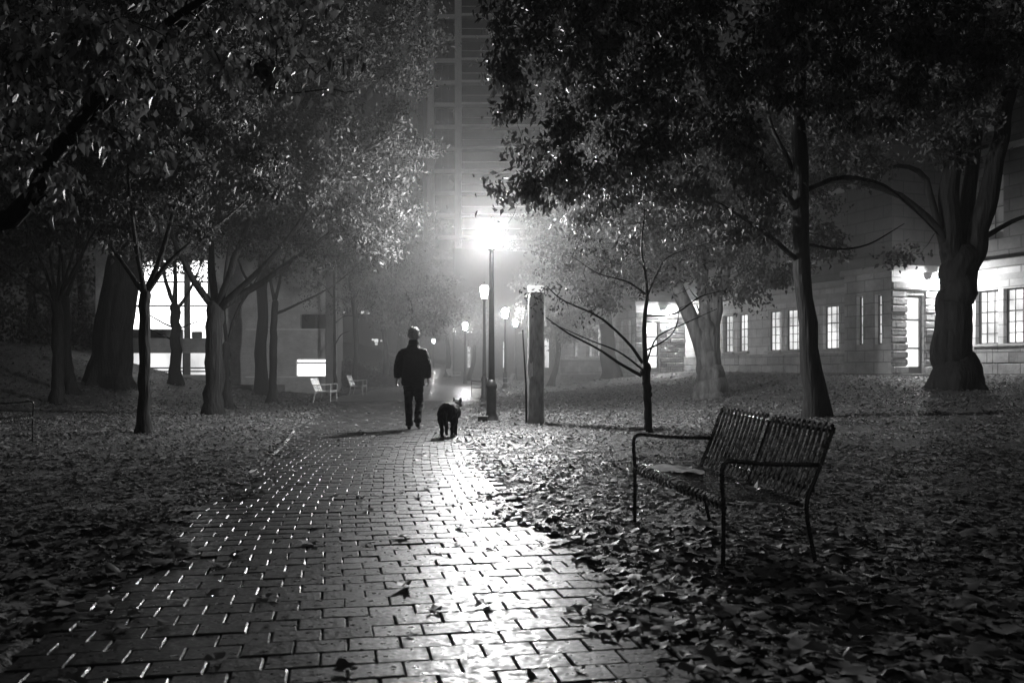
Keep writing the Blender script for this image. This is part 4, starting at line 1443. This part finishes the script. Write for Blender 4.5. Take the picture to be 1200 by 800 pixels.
def halo_mist(c, R, k):  # scattering ball added round a lamp head to form its halo
    m = bpy.data.materials.new('halo_mist'); m.use_nodes = True
    N = m.node_tree.nodes; L = m.node_tree.links
    N.remove(N['Principled BSDF'])
    v = N.new('ShaderNodeVolumeScatter'); v.inputs['Color'].default_value = g(1); v.inputs['Anisotropy'].default_value = .3
    tc = N.new('ShaderNodeTexCoord'); ln = N.new('ShaderNodeVectorMath'); ln.operation = 'LENGTH'
    L.new(tc.outputs['Object'], ln.inputs[0])
    a = N.new('ShaderNodeMapRange'); a.inputs[1].default_value = 0; a.inputs[2].default_value = R; a.inputs[3].default_value = 1; a.inputs[4].default_value = 0
    L.new(ln.outputs['Value'], a.inputs[0])
    p = N.new('ShaderNodeMath'); p.operation = 'POWER'; p.inputs[1].default_value = 1.3; L.new(a.outputs[0], p.inputs[0])
    q = N.new('ShaderNodeMath'); q.operation = 'MULTIPLY'; q.inputs[1].default_value = k; L.new(p.outputs[0], q.inputs[0])
    h = N.new('ShaderNodeMapRange'); h.inputs[1].default_value = .15; h.inputs[2].default_value = 1.3; h.inputs[3].default_value = .3; h.inputs[4].default_value = 1
    L.new(ln.outputs['Value'], h.inputs[0])
    w = N.new('ShaderNodeMath'); w.operation = 'MULTIPLY'; L.new(q.outputs[0], w.inputs[0]); L.new(h.outputs[0], w.inputs[1])
    L.new(w.outputs[0], v.inputs['Density']); L.new(v.outputs[0], N['Material Output'].inputs['Volume'])
    o = MB().ball((0, 0, 0), R, 24).build('halo_mist', m)
    o.location = c
    tag(o, kind='stuff')


halo_mist(W(577, 273, 20), 6.0, .0062)
halo_mist(W(592, 368, 50), 3.8, .012)
halo_mist(W(545, 383, 58), 3.4, .012)
tag(hz, kind='stuff')

sc = bpy.context.scene
wd = bpy.data.worlds.new('World'); sc.world = wd; wd.use_nodes = True
N = wd.node_tree.nodes; L = wd.node_tree.links
sky = N.new('ShaderNodeTexSky'); sky.sky_type = 'NISHITA'; sky.sun_disc = False
sky.sun_elevation = math.radians(2.0); sky.sun_rotation = math.radians(200)
bw = N.new('ShaderNodeRGBToBW')
L.new(sky.outputs[0], bw.inputs[0]); L.new(bw.outputs[0], N['Background'].inputs['Color'])
N['Background'].inputs['Strength'].default_value = .012

sun = bpy.data.lights.new('sun', 'SUN'); sun.energy = .075; sun.angle = math.radians(60)
so = bpy.data.objects.new('sun', sun); C.objects.link(so)
so.rotation_euler = Vector((-.25, 1, -.75)).to_track_quat('-Z', 'Y').to_euler()

cam = bpy.data.cameras.new('camera')
co = bpy.data.objects.new('camera', cam); C.objects.link(co)
co.location = (0, 0, EYE); co.rotation_euler = (math.radians(90), 0, 0)
cam.sensor_width = 36; cam.lens = F / 1200 * 36
cam.shift_y = (HZ - 400) / 1200
cam.clip_start = .05; cam.clip_end = 2000
cam.dof.use_dof = True; cam.dof.focus_distance = 17.0; cam.dof.aperture_fstop = 4.0
sc.camera = co

sc.render.engine = 'CYCLES'
sc.view_settings.view_transform = 'Standard'; sc.view_settings.look = 'None'; sc.view_settings.exposure = 0; sc.view_settings.gamma = 1
cy = sc.cycles
cy.use_denoising = True
try:
    cy.denoiser = 'OPENIMAGEDENOISE'
except Exception:
    pass
cy.max_bounces = 5; cy.diffuse_bounces = 2; cy.glossy_bounces = 2; cy.transmission_bounces = 3; cy.volume_bounces = 0; cy.transparent_max_bounces = 4
cy.sample_clamp_indirect = 4; cy.sample_clamp_direct = 0
cy.use_adaptive_sampling = False
cy.caustics_reflective = False; cy.caustics_refractive = False
